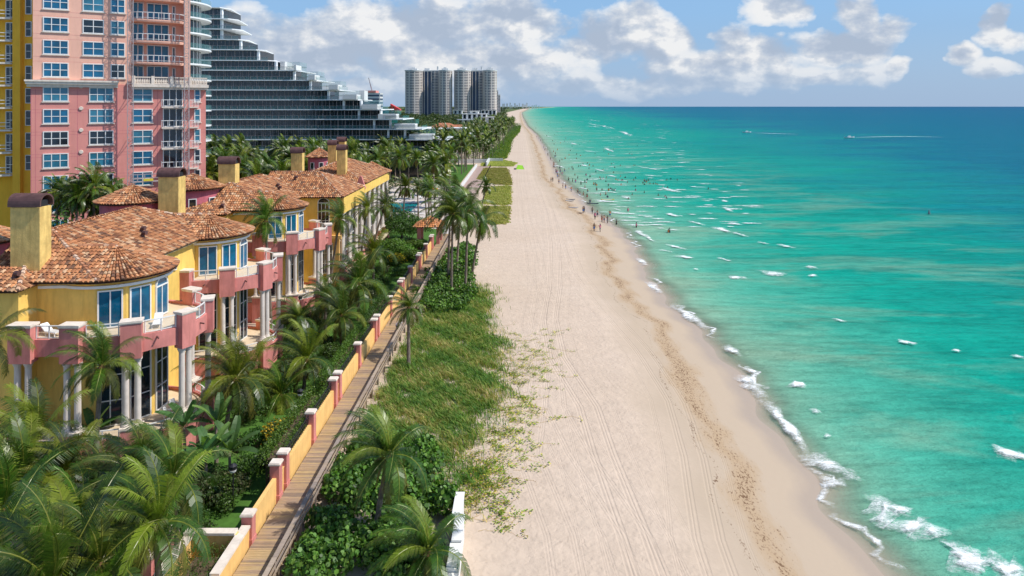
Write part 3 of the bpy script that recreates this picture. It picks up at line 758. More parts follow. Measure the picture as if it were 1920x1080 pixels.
chimney(vA,-38.3,-36.1,52.1,53.4,11.9,17.4); chimney(vA,-39.3,-37.1,75.3,76.9,11.0,17.3)
for yy,zz,hh in ((58.9+.6,9.1,1.0),(61.0,9.1,1.1),(62.6,9.9,.75),(64.0,9.9,.75)): window(vA,(-31.9,yy,zz),R(90),.42,hh,1,1,.05,False,'glassdark','small_window')
w=MB(); w.box(-43.2,-36.3,74.6,78.2,GZ,11.6); obj('rear_block',w,M['yellow'],vA)
vB,rB=villa('middle yellow and pink beachfront villa with one rounded bay and a square seaward wing',35.1,1,108.0)
chimney(vB,-39.6,-37.4,91,92.4,11.9,17.4)
# square wing of the middle villa
w=MB(); w.box(-38,-26.9,99.6,112,GZ,11.98); obj('wing_wall',w,M['yellow'],vB)
tm=MB(); bd=MB()
roofplane(tm,bd,[(-38,98.9,12),(-25.3,98.9,12),(-30.5,105.5,15),(-38,105.5,15)]); roofplane(tm,bd,[(-25.3,98.9,12),(-25.3,112.6,12),(-30.5,105.5,15)]); roofplane(tm,bd,[(-25.3,112.6,12),(-38,112.6,12),(-38,105.5,15),(-30.5,105.5,15)])
ridge(tm,(-25.3,98.9,12.05),(-30.5,105.5,15)); ridge(tm,(-38,105.5,15),(-30.5,105.5,15)); ridge(tm,(-25.3,112.6,12.05),(-30.5,105.5,15))
rw=obj('wing_roof',tm,M['tile'],vB); obj('roof_base',bd,M['tilebed'],rw); vent(rw,-33.5,103.2,14.1)
window(vB,(-28.2,99.6,7.3),0,1.7,3.9,3,3,.1,True,'glassdark','arched_window'); window(vB,(-28.0,99.6,1.0),0,2.2,4.4,2,3,.1,False,'glassdark','tall_window')
b_=MB(); b_.box(-31.5,-25.6,99.2,99.6,6.0,6.5); obj('string_course',b_,M['wallyellow'],vB)
def colonnade(root,x,ys,z0,z1,win=True,pink=()):
    e=MB(); e.box(x-.9,x+.4,ys[0]-.8,ys[-1]+.8,z1,11.85); obj('entablature',e,M['yellow'],root)
    for i,yy in enumerate(ys):
        p=MB(); p.box(x-.4,x+.45,yy-.75,yy+.75,GZ,z0-.14); q=obj('pedestal',p,M['pink'],root)
        c=MB(); c.box(x-.5,x+.55,yy-.85,yy+.85,z0-.14,z0); obj('cap',c,M['cap'],q)
        for s in (-.36,.36): column_at(root,x+.05,yy+s,z0,z1,.25)
    for a,b in zip(ys[:-1],ys[1:]):
        r=MB(); r.beam((x+.1,a+.75,z0-.1),(x+.1,b-.75,z0-.1),.07,.07); r.beam((x+.1,(a+b)/2,z0-1),(x+.1,(a+b)/2,z0-.1),.07,.07); obj('railing',r,M['white'],root)
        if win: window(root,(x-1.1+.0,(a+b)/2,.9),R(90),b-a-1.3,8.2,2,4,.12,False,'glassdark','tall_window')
w=MB(); w.box(-26.9,-26.0,99.6,100.2,GZ,11.9); obj('corner_pilaster',w,M['wallyellow'],vB)
colonnade(vB,-25.75,[100.6,104.6,108.6,112.4],2.0,9.6,True)
s=MB(); s.box(-26,-24.0,99.7,113.2,.7,.95); obj('terrace_floor',s,M['floor'],vB)
chimney(vB,-37.0,-35.2,112,113.2,11,17.4)
# farthest villa
vC=thing('beach_villa','farthest beachfront villa with two yellow chimneys beside its tiled roof and a tall colonnade','villa',(-33,128,GZ))
w=MB(); w.box(-39.3,-27.6,117.7,139.4,GZ,11.98); w.box(-38,-27.5,112,118,GZ,11.4); obj('main_wall',w,M['yellow'],vC)
tm=MB(); bd=MB(); hiproof(tm,bd,-40,-26,117,140,12,15,124,133); coneroof(tm,bd,(-29.6,138),3.9,12,14,-30,200,26)
hiproof(tm,bd,-39,-27,111.5,118.6,11.6,13.6,114.5,118,sides='fr')
rf=obj('roof',tm,M['tile'],vC); obj('roof_base',bd,M['tilebed'],rf)
chimney(vC,-31.6,-30.1,119.6,120.9,11.5,17.4); chimney(vC,-36.6,-35.0,132,133.4,11.5,17.6); chimney(vC,-36.0,-34.5,136.5,137.9,11.5,18.0)
colonnade(vC,-26.5,[117.5,121.5,125.5,129.5,133.5,137.5],2.0,10.4,True)
g=MB(); g.hexa([(-27.6,116.2,11.2),(-25.9,116.2,11.2),(-25.9,116.8,11.2),(-27.6,116.8,11.2),(-26.9,116.2,13.3),(-26.6,116.2,13.3),(-26.6,116.8,13.3),(-26.9,116.8,13.3)]); obj('gablet',g,M['pink'],vC)
w=MB(); w.box(-26.7,-25.0,116.9,139.4,.7,.95); obj('terrace_floor',w,M['floor'],vC)
# round rose turrets behind the villas
for (x,y,r,z0,z1,lab) in ((-43.6,54,4.1,14.6,16.4,'rose round turret at the frame edge behind the nearest chimney'),(-43,77,3.7,14.6,16.3,'rose round turret with wide conical tile roof behind the nearest villa ridge'),
    (-42.2,89.4,3.9,14.6,16.3,'rose round turret with small square windows between two villa chimneys'),(-44.0,152,2.9,14.0,16.0,'distant rose turret with pointed tile roof left of the chimney cluster')):
    t=thing('turret',lab,'turret',(x,y,GZ),group='round turrets behind the villas')
    w=MB(); w.cyl((x,y,GZ),r-.5,z0-GZ,28); obj('wall',w,M['turret'],t)
    tm=MB(); bd=MB(); coneroof(tm,bd,(x,y),r,z0,z1,-180,180,32); q=obj('roof',tm,M['tile'],t); obj('roof_base',bd,M['tilebed'],q)
    for a in (-20,25,65): window(t,(x+(r-.5)*math.sin(R(a)),y-(r-.5)*math.cos(R(a)),z0-2.6),R(a),.95,1.5,1,1,.1,False,'glassdark')
chaise(-34.2,50.6,8.3,R(70),'white folded lounger on the upper balcony of the nearest bay, by the left pier')
chaise(-27.6,52.8,8.3,R(20),'white lounger on the upper balcony beside the arched door')
armchair(-28.6,51.6,.95,R(200),'white armchair on the lower terrace by the railing gap'); armchair(-27.0,53.3,.95,R(90),'white armchair on the lower terrace behind the paired columns')
armchair(-27.2,54.6,.95,R(60),'white armchair farthest back on the nearest lower terrace')
armchair(-27.9,86.4,8.3,R(10),'white chair on the middle villa upper balcony'); armchair(-27.3,88.4,.95,R(150),'white chair on the middle villa lower terrace')
M['tpink']=plain('tower pink stucco',(.72,.29,.25),.85,.07,.3,.2,.2,grime=.12)
M['tpeach']=plain('tower salmon stucco',(.86,.48,.36),.85,.07,.3,.2,.2,grime=.12)
M['tyellow']=plain('tower yellow stucco',(.98,.50,.05),.85,.1,.4,.2,.2,grime=.15)
M['steel']=plain('galvanised steel',(.42,.36,.36),.6)
M['slab']=plain('white concrete edge',(.86,.87,.87),.5,.08,.3)
M['condo']=plain('pale condo concrete',(.78,.70,.64),.8,.08,.05)
M['cement']=plain('pale render',(.70,.70,.68),.7,.08,.3)
# ------------------------------------------------------------------ pink tower
ta=R(32.1)
def tu(px):
    k=(px-CX)/F; return (98.6*k+69.6)/(.848-.53*k)
def tz(px,py): return ZC-(py-HY)*(98.6+.53*tu(px))/F
T=thing('pink_tower','tall pink apartment tower with white-framed blue windows rising beside the yellow tower','apartment tower',(-69.6,98.6,0),rz=ta)
u_end=tu(386); u_b0=tu(246); u_b1=tu(345); u_p1=tu(357); ZCOR=28.3
w=MB(); w.box(0,u_end,0,16,GZ,ZCOR); obj('lower_wall',w,M['tpink'],T,True)
w=MB(); w.box(.25,u_b0,0.05,15,ZCOR,80); w.box(u_b1,u_p1,.05,15,ZCOR,80); w.box(u_b0,u_b1,2.0,15,ZCOR,80); obj('upper_wall',w,M['tpeach'],T,True)
w=MB(); w.box(-.6,tu(221),-.75,0,ZCOR-.1,ZCOR+.25); w.box(-.45,tu(221),-.45,0,ZCOR-.5,ZCOR-.1); w.box(-.7,tu(221)+.1,-.9,.05,ZCOR+.25,ZCOR+.5)
w.box(tu(247),u_end+.3,-.9,0,ZCOR-.35,ZCOR+.1); w.box(tu(247),u_end+.2,-.6,0,ZCOR-.7,ZCOR-.35); obj('cornice',w,M['cap'],T,True)
# shallow joints scored in the render
w=MB()
for k in range(9):
    z=ZCOR-1.0-k*3.2
    for dz in (0,-2.75): w.box(0.02,u_end-.02,-.004,.02,z+dz-.03,z+dz)
for px in (58,66,145,220,295,355): w.box(tu(px),tu(px)+.05,-.005,.02,GZ,ZCOR-.8)
obj('wall_joint',w,M['turret'],T,True)
w=MB()
for k in range(6):
    z=ZCOR+3.2+k*3.27
    for dz in (0,-2.6): w.box(.3,u_b0-.02,.04,.06,z+dz-.03,z+dz)
obj('wall_joint',w,M['tpink'],T,True)
def tw(pxa,pxb,z,h,nx,ny,glass='glass',y=0,name='window'):
    a,b=tu(pxa),tu(pxb); f,g=winmesh(round(b-a,1),h,nx,ny,.13)
    if not f.materials: f.materials.append(M['white'])
    key=g.name+glass
    if key not in _wc:
        gg=g.copy(); gg.materials.clear(); gg.materials.append(M[glass]); _wc[key]=gg
    o=put(name,f,None,T,((a+b)/2,y-.03,z)); put('pane',_wc[key],None,o)
    s=MB(); ww=round(b-a,1); s.box(-ww/2-.15,ww/2+.15,-.14,.02,-.15,-.02); k=('tsill',ww)
    if k not in _wc: me=s.mesh('sill'); me.materials.append(M['cap']); _wc[k]=me
    put('sill',_wc[k],None,o)
z0=tz(105,163)
for k in range(8):
    z=z0-3.2*k-2.1
    for a,b,nx in ((80,129,3),(167,213,3),(249,286,2),(364,376,1)): tw(a,b,z,2.1,nx,2,rnd.choice(['glass','glass','glasspale','glass','glassdark','glasspale']))
    tw(305,343,z-.7,2.9,3,1,'glassdark',0,'balcony_door')
    s=MB(); s.box(tu(302),tu(347),-1.3,0,z-.95,z-.72); s.box(tu(354),tu(371),-1.0,0,z-.95,z-.75); bo=obj('balcony',s,M['cap'],T,True)
    r=MB()
    for (a,b,d) in ((302,347,-1.25),(354,371,-.95)):
        r.beam((tu(a),d,z+.3),(tu(b),d,z+.3),.09,.09); r.beam((tu(a),d,z+.3),(tu(a),0,z+.3),.09,.09); r.beam((tu(b),d,z+.3),(tu(b),0,z+.3),.09,.09)
        for i in range(5 if d<-1 else 7): x=tu(a)+(tu(b)-tu(a))*i/(4 if d<-1 else 6); r.beam((x,d,z-.72),(x,d,z+.3),.06,.06)
    obj('railing',r,M['white'],bo,True)
z0u=tz(105,117.4)
for k in range(6):
    z=z0u+3.27*k-2.1
    for a,b,nx in ((80,129,3),(155,195,2),(207,235,2)): tw(a,b,z,2.1,nx,2,rnd.choice(['glass','glass','glasspale','glass','glassdark']),.05)
    tw(249,271,z-.5,2.6,2,1,'glass',2.0); tw(277,319,z-.7,2.8,3,1,'glass',2.0,'balcony_door'); tw(325,332,z-.5,2.4,1,1,'glassdark',2.0)
    if k>0:
        s=MB(); n=10; P=[(u_b0,2.0)]+[(u_b0+(u_b1-u_b0)*i/n,.1-1.25*math.sin(PI*i/n)**.35) for i in range(n+1)]+[(u_b1,2.0)]
        s.prism(P,z-.95,z-.72); s.prism([(p[0],p[1]+.05) for p in P],z-1.1,z-.95); bo=obj('balcony',s,M['tpeach'],T,True)
        r=MB()
        for i in range(1,len(P)-2): r.beam((*P[i],z+.3),(*P[i+1],z+.3),.09,.09); r.beam((*P[i],z-.72),(*P[i],z+.3),.07,.07); r.beam((*P[i],z-.5),(*P[i+1],z-.5),.05,.05)
        obj('railing',r,M['white'],bo,True)
# balustrade of stone balusters on the cornice
s=MB(); s.beam((tu(250),-.6,ZCOR+1.15),(u_end+.1,-.6,ZCOR+1.15),.3,.16); s.beam((tu(250),-.6,ZCOR+.2),(u_end+.1,-.6,ZCOR+.2),.3,.12)
for i in range(44):
    x=tu(250)+(u_end-tu(250))*i/43
    if i%11==0: s.box(x-.22,x+.22,-.85,-.35,ZCOR+.1,ZCOR+1.35)
    else: s.tube([(x,-.6,ZCOR+.25),(x,-.6,ZCOR+.5),(x,-.6,ZCOR+.9),(x,-.6,ZCOR+1.1)],[.07,.12,.06,.09],6)
obj('balustrade',s,M['cap'],T,True)
for k in range(5):
    s=MB(); s.tube([(tu(152),-.02,z0-3.2*k+.1),(tu(152),-.14,z0-3.2*k+.1)],[.3,.26],10); obj('wall_medallion',s,M['cap'],T,True)
w=MB(); w.box(-.5,u_p1+.4,-.5,15.4,80,81); obj('roof',w,M['cap'],T,True)
# facade hoists: lattice masts clamped to the tower with a slung work deck
def mast(px,label,wd,z1,name='hoist_mast'):
    u=tu(px); ox=-69.6+.848*u+math.sin(ta)*2.0; oy=98.6+.53*u-math.cos(ta)*2.0
    t=thing(name,label,'hoist',(ox,oy,GZ),rz=ta,group='lattice hoist masts on the pink tower')
    s=MB(); h=wd/2
    for x in (-h,h):
        for y in (-h,h): s.beam((x,y,0),(x,y,z1-GZ),.07,.07)
    z=0;k=0
    while z<z1-GZ-.8:
        for (a,b) in (((-h,-h),(h,-h)),((h,-h),(h,h)),((h,h),(-h,h)),((-h,h),(-h,-h))):
            s.beam((*a,z),(*b,z+.8) ,.04,.04) if k%2 else s.beam((*b,z),(*a,z+.8),.04,.04)
            s.beam((*a,z),(*b,z),.04,.04)
        z+=.8;k+=1
    obj('mast',s,M['steel'],t,True)
    s=MB()
    for i in range(9): s.beam((0,h,2+i*6.4),(-.3,1.9,2+i*6.4),.06,.06); s.beam((0,h,2+i*6.4),(.3,1.9,2+i*6.4),.06,.06)
    obj('wall_tie',s,M['steel'],t,True)
    return t
mast(243,'lattice hoist mast with the work deck at its foot, left of the curved balconies',.75,78); mast(347,'lattice hoist mast at the outer end of the curved balconies',.65,78)
u=tu(270); zp=tz(270,338)
t=thing('work_platform','slung steel work deck with yellow board in front of a pink tower window','work platform',(-69.6+.848*u+math.sin(ta)*1.6,98.6+.53*u-math.cos(ta)*1.6,zp),rz=ta)
s=MB(); s.box(-1.9,1.9,-.5,.5,-.1,0); obj('deck',s,M['steel'],t,True)
s=MB()
for x in (-1.9,-.95,0,.95,1.9):
    s.beam((x,-.5,0),(x,-.5,1.05),.05,.05); s.beam((x,.5,0),(x,.5,1.05),.05,.05)
for z in (.5,1.05): s.beam((-1.9,-.5,z),(1.9,-.5,z),.05,.05); s.beam((-1.9,.5,z),(1.9,.5,z),.05,.05)
obj('guard_rail',s,M['steel'],t,True)
M['ybrd']=plain('yellow board',(.75,.6,.05),.6)
s=MB(); s.box(-.2,1.1,-.56,-.53,.05,.42); obj('toe_board',s,M['ybrd'],t,True)
# ------------------------------------------------------------------ yellow tower
Y=thing('yellow_tower','shaded golden yellow tower with stacked balconies at the frame edge','apartment tower',(-74,100.4,GZ))
w=MB(); w.box(-92,-69.9,100.4,116,GZ,80); w.box(-73.0,-71.9,99.7,100.4,GZ,80); obj('wall',w,M['tyellow'],Y)
for k in range(14):
    py=326-41.7*k; z=ZC-(py-HY)/12.95
    window(Y,(-71.1,100.4,z+.55),0,.9,2.2,1,2,.09,False,'glassdark'); window(Y,(-73.75,100.4,z+.1),0,1.3,2.5,2,2,.09,False,'glassdark','balcony_door')
    s=MB(); s.prism([(-84,100.4),(-84,98.9),(-74.4,98.9),(-73.2,99.5),(-73.1,100.4)],z-.25,z); b_=obj('balcony',s,M['cap'],Y)
    r=MB()
    for a,b in (((-84,99),(-74.4,99)),((-74.4,99),(-73.3,99.6))):
        for zz in (.5,1.0): r.beam((*a,z+zz),(*b,z+zz),.08,.08)
    for i in range(9): r.beam((-74.4-i*1.2,99,z),(-74.4-i*1.2,99,z+1),.07,.07)
    obj('railing',r,M['white'],b_)
# ------------------------------------------------------------------ round tower with curved glass balconies
Cc=(-87,166)
q=thing('round_tower','round tower with curved white balconies and glass rails behind the pink tower','apartment tower',(*Cc,GZ))
w=MB(); w.cyl((*Cc,GZ),9.6,82,40); obj('glass_wall',w,M['glasstower'],q)
for k in range(19):
    z=31.4+3.62*(k-7)
    if z<GZ: continue
    s=MB(); P=[(Cc[0]+12*math.sin(2*PI*i/48),Cc[1]-12*math.cos(2*PI*i/48)) for i in range(48)]
    s.prism(P,z-.35,z); b_=obj('balcony',s,M['slab'],q)
    g=MB()
    for i in range(48): a,b=P[i],P[(i+1)%48]; g.quad([(*a,z),(*b,z),(*b,z+1.15),(*a,z+1.15)])
    obj('balustrade',g,M['tealpane'],b_)
    m_=MB()
    for i in range(40): a=2*PI*i/40; m_.obox((Cc[0]+9.65*math.sin(a),Cc[1]-9.65*math.cos(a),z),.14,.14,3.2,a)
    obj('mullion_frame',m_,M['slab'],b_)
# ------------------------------------------------------------------ stepped glass building
DG=250; S=F/DG
gx=lambda px:(px-CX)/S
gzz=lambda py:ZC-(py-HY)/S
G=thing('terraced_glass_building','huge stepped glass building whose white floor slabs terrace down towards the beach','apartment building',(-75,DG+12,GZ))
slabs=[15.3,35.8,55,74.3,93.2,113,131.4,149.8,168,186.4,204.8,223,241.4,260.7,279.6]
tips=[430,444,452,463,495,516,556,594,637,672,716,757,793,840,806]
gend=[418,418,418,452,484,516,550,580,614,643,672,701,728,754]
gend2=[0]*8+[0,675,713,731,759,823]
boxes={6:(553,557),7:(580,592),8:(618,635),9:(644,670),10:(679.5,708.6),11:(710,743.7),12:(740.6,779),13:(768,812.5)}
def fy(px):   # the facade bows gently towards the middle
    return DG+3.0*math.sin((px-390)/430*PI*1.0)-1.5
def xs_(pa,pb,st=12): n=max(1,int((pb-pa)/st)); return [pa+(pb-pa)*i/n for i in range(n+1)]
for i,(py,tip) in enumerate(zip(slabs,tips)):
    z=gzz(py); s=MB(); ps=xs_(340,tip-12 if i<6 else tip)
    front=[(gx(p),fy(p)-1.7) for p in ps]
    dep=24 if i>5 else 18
    tipx=gx(tip)
    if i<6: poly=front+[(tipx,DG+1.5),(gx(tip-16),DG+dep)]+[(gx(340),DG+dep)]
    else: poly=front+[(tipx,DG+dep),(gx(340),DG+dep)]
    s.prism(poly,z-.34,z); so=obj('floor_slab',s,M['slab'],G)
    if i>0:
        g=MB(); zt=z+1.2
        for a,b in zip(front[:-1],front[1:]): g.quad([(a[0],a[1]+.06,z),(b[0],b[1]+.06,z),(b[0],b[1]+.06,zt),(a[0],a[1]+.06,zt)])
        if i>=6: g.quad([(tipx-.05,front[-1][1],z),(tipx-.05,DG+12,z),(tipx-.05,DG+12,zt),(tipx-.05,front[-1][1],zt)])
        obj('balustrade',g,M['tealpane'],so)
        r=MB()
        for a,b in zip(front[:-1],front[1:]): r.beam((a[0],a[1]+.03,zt+.03),(b[0],b[1]+.03,zt+.03),.08,.06); r.beam((a[0],a[1],z),(a[0],a[1],zt),.06,.06)
        obj('handrail',r,M['steel'],so)
    if i<len(gend):
        ze=gzz(slabs[i+1]); g=MB(); m_=MB()
        ends=[(340,gend[i],0)]+([(gend[i]+1,gend2[i],1.2)] if gend2[i] else [])
        for pa,pb,back in ends:
            ps=xs_(pa,pb,13.5)
            for a,b in zip(ps[:-1],ps[1:]):
                g.quad([(gx(a),fy(a)+back,ze),(gx(b),fy(b)+back,ze),(gx(b),fy(b)+back,z-.42),(gx(a),fy(a)+back,z-.42)])
            for a in ps: m_.box(gx(a)-.07,gx(a)+.07,fy(a)+back-.12,fy(a)+back+.05,ze,z-.42)
            for a in xs_(pa,pb,6.75): m_.box(gx(a)-.035,gx(a)+.035,fy(a)+back-.08,fy(a)+back+.03,ze,z-.42)
            e=gx(pb); g.quad([(e,fy(pb)+back,ze),(e,DG+16,ze),(e,DG+16,z-.42),(e,fy(pb)+back,z-.42)])
        obj('glazing',g,M['glasstower'],so); obj('mullion_frame',m_,M['steel'],so)
        f=MB(); f.box(gx(gend[i])-.35,gx(gend[i])+.35,fy(gend[i])-.6,fy(gend[i])+.6,ze,z-.42); obj('fin_wall',f,M['slab'],so); f=MB()
        if i>8: f.box(gx(gend2[i])-.3,gx(gend2[i])+.3,fy(gend2[i])-.1,fy(gend2[i])+1.8,ze,z-.42)
        if f.v: obj('fin_wall',f,M['slab'],so)
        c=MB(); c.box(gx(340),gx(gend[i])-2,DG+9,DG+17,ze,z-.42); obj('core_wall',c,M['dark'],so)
    if i in boxes:
        a,b=boxes[i]; p=MB(); p.box(gx(a),gx(b),DG-1.2,DG+5,z+.0,z+1.75); obj('planter_box',p,M['white'],so)
        g=MB(); x0=gx(a-24);x1=gx(b-4)
        g.quad([(x0,DG+5.5,z+1.75),(x1,DG+5.5,z+1.75),(x1,DG+5.5,z+3.3),(x0,DG+5.5,z+3.3)]); g.quad([(x1,DG+5.5,z+1.5),(x1,DG+14,z+1.5),(x1,DG+14,z+3.3),(x1,DG+5.5,z+3.3)]); g.box(x0,x1,DG+5.4,DG+14,z+1.45,z+1.75)
        obj('pool_screen',g,M['tealpane'],so)
w=MB(); w.box(gx(340),gx(806),DG+1,DG+20,GZ,gzz(281)); obj('podium',w,M['glasstower'],G)
w=MB(); w.box(gx(518),gx(527),DG+4,DG+12,gzz(131),gzz(114)); w.box(gx(667),gx(676),DG+6,DG+12,gzz(190),gzz(169)); obj('stair_head',w,M['cement'],G)
# ------------------------------------------------------------------ distant round-ended condominium towers
def condo(label, D, lobes, mid, ztop, back=None):
    s=F/D; cx_=sum(l[0] for l in lobes)/len(lobes)
    t=thing('condominium_tower',label,'apartment tower',((cx_-CX)/s,D,GZ),group='distant round-ended towers')
    for (px,r,dy) in lobes:
        x=(px-CX)/s; rr=r/s; c=(x,D+dy)
        w=MB(); w.cyl((*c,GZ),rr-1.6,ztop-GZ,28); o=obj('lobe_wall',w,M['glassnavy'],t)
        b_=MB(); z=3
        while z<ztop:
            b_.tube([(*c,z),(*c,z+1.35)],[rr,rr],28); z+=2.95
        obj('balcony_stack',b_,M['condo'],o)
        v=MB()
        for k in range(7): a=R(-100+k*38); v.obox((c[0]+(rr-.9)*math.sin(a),c[1]-(rr-.9)*math.cos(a),GZ),1.3,1.8,ztop-GZ,a)
        obj('pier',v,M['condo'],o)
        h=MB(); h.cyl((*c,ztop),rr+.6,1.6,28); h.box(c[0]-rr*.55,c[0]+rr*.45,c[1]-rr*.5,c[1]+rr*.5,ztop+1.6,ztop+4.6); h.box(c[0]-rr*.3,c[0]+rr*.15,c[1]-2,c[1]+4,ztop+4.6,ztop+7); obj('roof',h,M['cement'],o)
    a,b,dy=mid
    w=MB(); w.box((a-CX)/s,(b-CX)/s,D+dy,D+dy+26,GZ,ztop); o=obj('glass_wall',w,M['glassnavy'],t)
    w=MB()
    n=int((b-a)/6)
    for k in range(n+1): x=(a-CX)/s+(b-a)/s*k/n; w.box(x-.5,x+.5,D+dy-1.2,D+dy+.2,GZ,ztop)
    z=3
    while z<ztop: w.box((a-CX)/s+(b-a)/s*.55,(b-CX)/s,D+dy-.6,D+dy+.2,z,z+1.1); z+=2.95
    obj('facade_grid',w,M['condo'],o)
    w=MB(); w.box((a-CX)/s-2,(b-CX)/s+2,D+dy-1,D+dy+27,ztop,ztop+2); w.box((a-CX)/s+6,(a-CX)/s+16,D+dy+6,D+dy+16,ztop+2,ztop+6); w.box((b-CX)/s-10,(b-CX)/s-7,D+dy+3,D+dy+9,ztop+2,ztop+9.5); obj('roof',w,M['cement'],o)
condo('distant round-ended condominium tower pair farthest from the beach',1300,[(776,16.5,0),(836,12.5,-4)],(788,828,6),91)
condo('distant round-ended condominium tower pair nearest the beach',1300,[(867,16,0),(919,13,-4)],(879,911,6),91)
def block(label,px0,px1,py,D,mat='condo',name='distant_tower',cat='building',group=None,floors=True):
    s=F/D; t=thing(name,label,cat,(((px0+px1)/2-CX)/s,D,GZ),group=group); z=ZC-(py-HY)/s
    w=MB(); x0=(px0-CX)/s; x1=(px1-CX)/s; w.box(x0,x1,D,D+(x1-x0)*.8,GZ,z); obj('wall',w,M[mat],t)
    if floors:
        w=MB(); zz=2
        while zz<z-1.5: w.box(x0+.5,x1-.5,D-.15,D,zz,zz+1.4); w.box(x1,x1+.15,D+.5,D+(x1-x0)*.8-.5,zz,zz+1.4); zz+=3.2
        obj('window_band',w,M['glassnavy'],t)
    w=MB(); w.box(x0-.3,x1+.3,D-.3,D+(x1-x0)*.8+.3,z,z+.8); obj('roof',w,M['cement'],t)
    return t
block('narrow tan tower partly behind the round-ended pair nearest the beach',926,934,170,1420); block('small dark tower just inland of the coast trees',931,938,178,1600)
pb=block('low pinkish apartment block with a crane behind the stepped building',676,712,176,620,'cement'); 
w=MB(); s_=F/620; w.box((678-CX)/s_,(705-CX)/s_,619,632,37.3,39.2); obj('roof_house',w,M['tpink'],pb)
t=thing('tower_crane','thin crane jib rising above the pinkish block','crane',((694-CX)/s_,628,38))
w=MB(); a=Vector(((694-CX)/s_,628,38)); b=Vector(((687.5-CX)/s_,628,ZC-(145-HY)/s_)); w.beam(a,b,.5,.5); w.beam(a+Vector((.8,0,0)),b,.2,.2); obj('jib',w,M['steel'],t)
w=MB(); w.box(a.x-1,a.x+1.5,627,629,37,39); obj('cab',w,M['steel'],t)
# mansions along the beach
def mansion(label,parts,D,name='beach_house'):
    s=F/D; xs=[p for q in parts for p in q[:2]]; t=thing(name,label,'house',((sum(xs)/len(xs)-CX)/s,D,GZ))
    for (a,b,y0,y1,dy,mt) in parts:
        x0=(a-CX)/s; x1=(b-CX)/s; z1=ZC-(y0-HY)/s; z0=max(GZ,ZC-(y1-HY)/s)
        w=MB(); w.box(x0,x1,D+dy,D+dy+14,z0,z1-.5); o=obj('wall',w,M[mt],t)
        w=MB(); w.box(x0-.8,x1+.8,D+dy-1,D+dy+15,z1-.5,z1); obj('roof',w,M['white'],o)
        n=max(1,int((x1-x0)/5)); 
        if z1-z0>2.4:
            for i in range(n):
                xa=x0+(x1-x0)*(i+.5)/n; g=MB(); g.box(xa-1.5,xa+1.5,D+dy-.1,D+dy,z0+.6,z1-1.0); obj('window',g,M['glassdark'],o)
    return t
mansion('white flat-roofed beach mansion with stacked terraces beyond the red-roofed house',[(858,900,224,243,0,'cement'),(866,912,213,224,5,'cement'),(900,925,219,232,2,'cement'),(880,896,208,213,8,'cement')],740)
mansion('low modern grey house with thin white roof slabs in front of the red-roofed house',[(790,845,242,262,6,'glassdark'),(843,868,240,250,0,'cement'),(845,880,250,256,-2,'cement'),(842,884,256,268,2,'glassdark')],335)
mansion('small white house top showing above the trees beside the far towers',[(902,930,206,216,0,'cement')],980)
mansion('white roofed house among trees inland of the round-ended towers',[(850,866,206,214,0,'cement')],1050)
D=480; s_=F/D; t=thing('beach_house','white walled house under a broad red tile roof, inland of the coast palms','house',((843-CX)/s_,D,GZ))
w=MB(); w.box((808-CX)/s_,(880-CX)/s_,D,D+14,GZ,10.5); obj('wall',w,M['cement'],t)
M['redroof']=plain('red tile roof far',(.42,.16,.08),.85,.25,.8)
w=MB(); x0,x1=(805-CX)/s_,(884-CX)/s_
for (a,b,za,zb) in ((x0,x0+19,10.5,13.4),(x0+10,x1,8.6,12.2)):
    w.hexa([(a,D-1,za),(b,D-1,za),(b,D+16,za),(a,D+16,za),(a+6,D+7,zb),(b-6,D+7,zb),(b-6,D+8,zb),(a+6,D+8,zb)])
obj('roof',w,M['redroof'],t)
t=thing('curved_red_roof','bright red curved canopy roof among far trees left of the towers','pavilion',((740-CX)/1.6,812,GZ))
M['red']=plain('bright red sheet',(.75,.06,.05),.5); w=MB()
for k in range(8): x=(732-CX)/1.6+k*1.4; w.hexa([(x,812,20),(x+1.4,812,20),(x+1.4,822,20),(x,822,20),(x,812,28-k*.8),(x+1.4,812,27.2-k*.8),(x+1.4,822,27.2-k*.8),(x,822,28-k*.8)])
obj('canopy_shell',w,M['red'],t)
w=MB(); w.box((733-CX)/1.6,(738-CX)/1.6,813,820,GZ,20); obj('wall',w,M['cement'],t)
for k in range(16):
    px=941+k*4.6+rnd.uniform(-1,1); block('tiny pale hotel block on the far shore at the horizon',px,px+rnd.uniform(1.6,3.4),rnd.uniform(192.5,197.5) if k<11 else rnd.uniform(196,198.5),7500+rnd.uniform(-600,900),'cement','far_hotel','building','hotel blocks on the horizon',False)  # pale wall colour stands in for the haze over the far shore
# ------------------------------------------------------------------ pool terrace, paths, walls, pavilion beyond the villas
M['paver']=plain('mauve pavers',(.40,.29,.25),.85,.15,1.2,.3,.2)
M['pooldeck']=plain('pale pool deck',(.62,.55,.50),.8,.1,.6)
M['lawn']=plain('mown lawn',(.07,.16,.025),.9,.3,1.5,.6,.2,fine=30)
M['pool']=glassmat('pool water',(.01,.30,.33),.05,.2,.2)
def flat(name,x0,x1,y0,y1,z,mat,th=.12,kind='structure'):
    s=MB(); nx=max(1,int((y1-y0)/6))
    s.box(x0,x1,y0,y1,z-th,z); return tag(obj(name,s,M[mat]),kind=kind)
flat('path',-18.4,-13.0,204,302,BZ+.03,'paver'); flat('path',-18.0,-14.2,136,204,BZ+.025,'pooldeck')
flat('pool_deck',-52,-20.6,148,226,GZ+.2,'pooldeck'); flat('lawn',-30,-15.78,24,147,BZ+.03,'lawn'); flat('lawn',-31.5,-20.2,226,310,GZ+.26,'lawn')
flat('lawn',-20.5,-18.9,148,226,GZ+.25,'lawn')
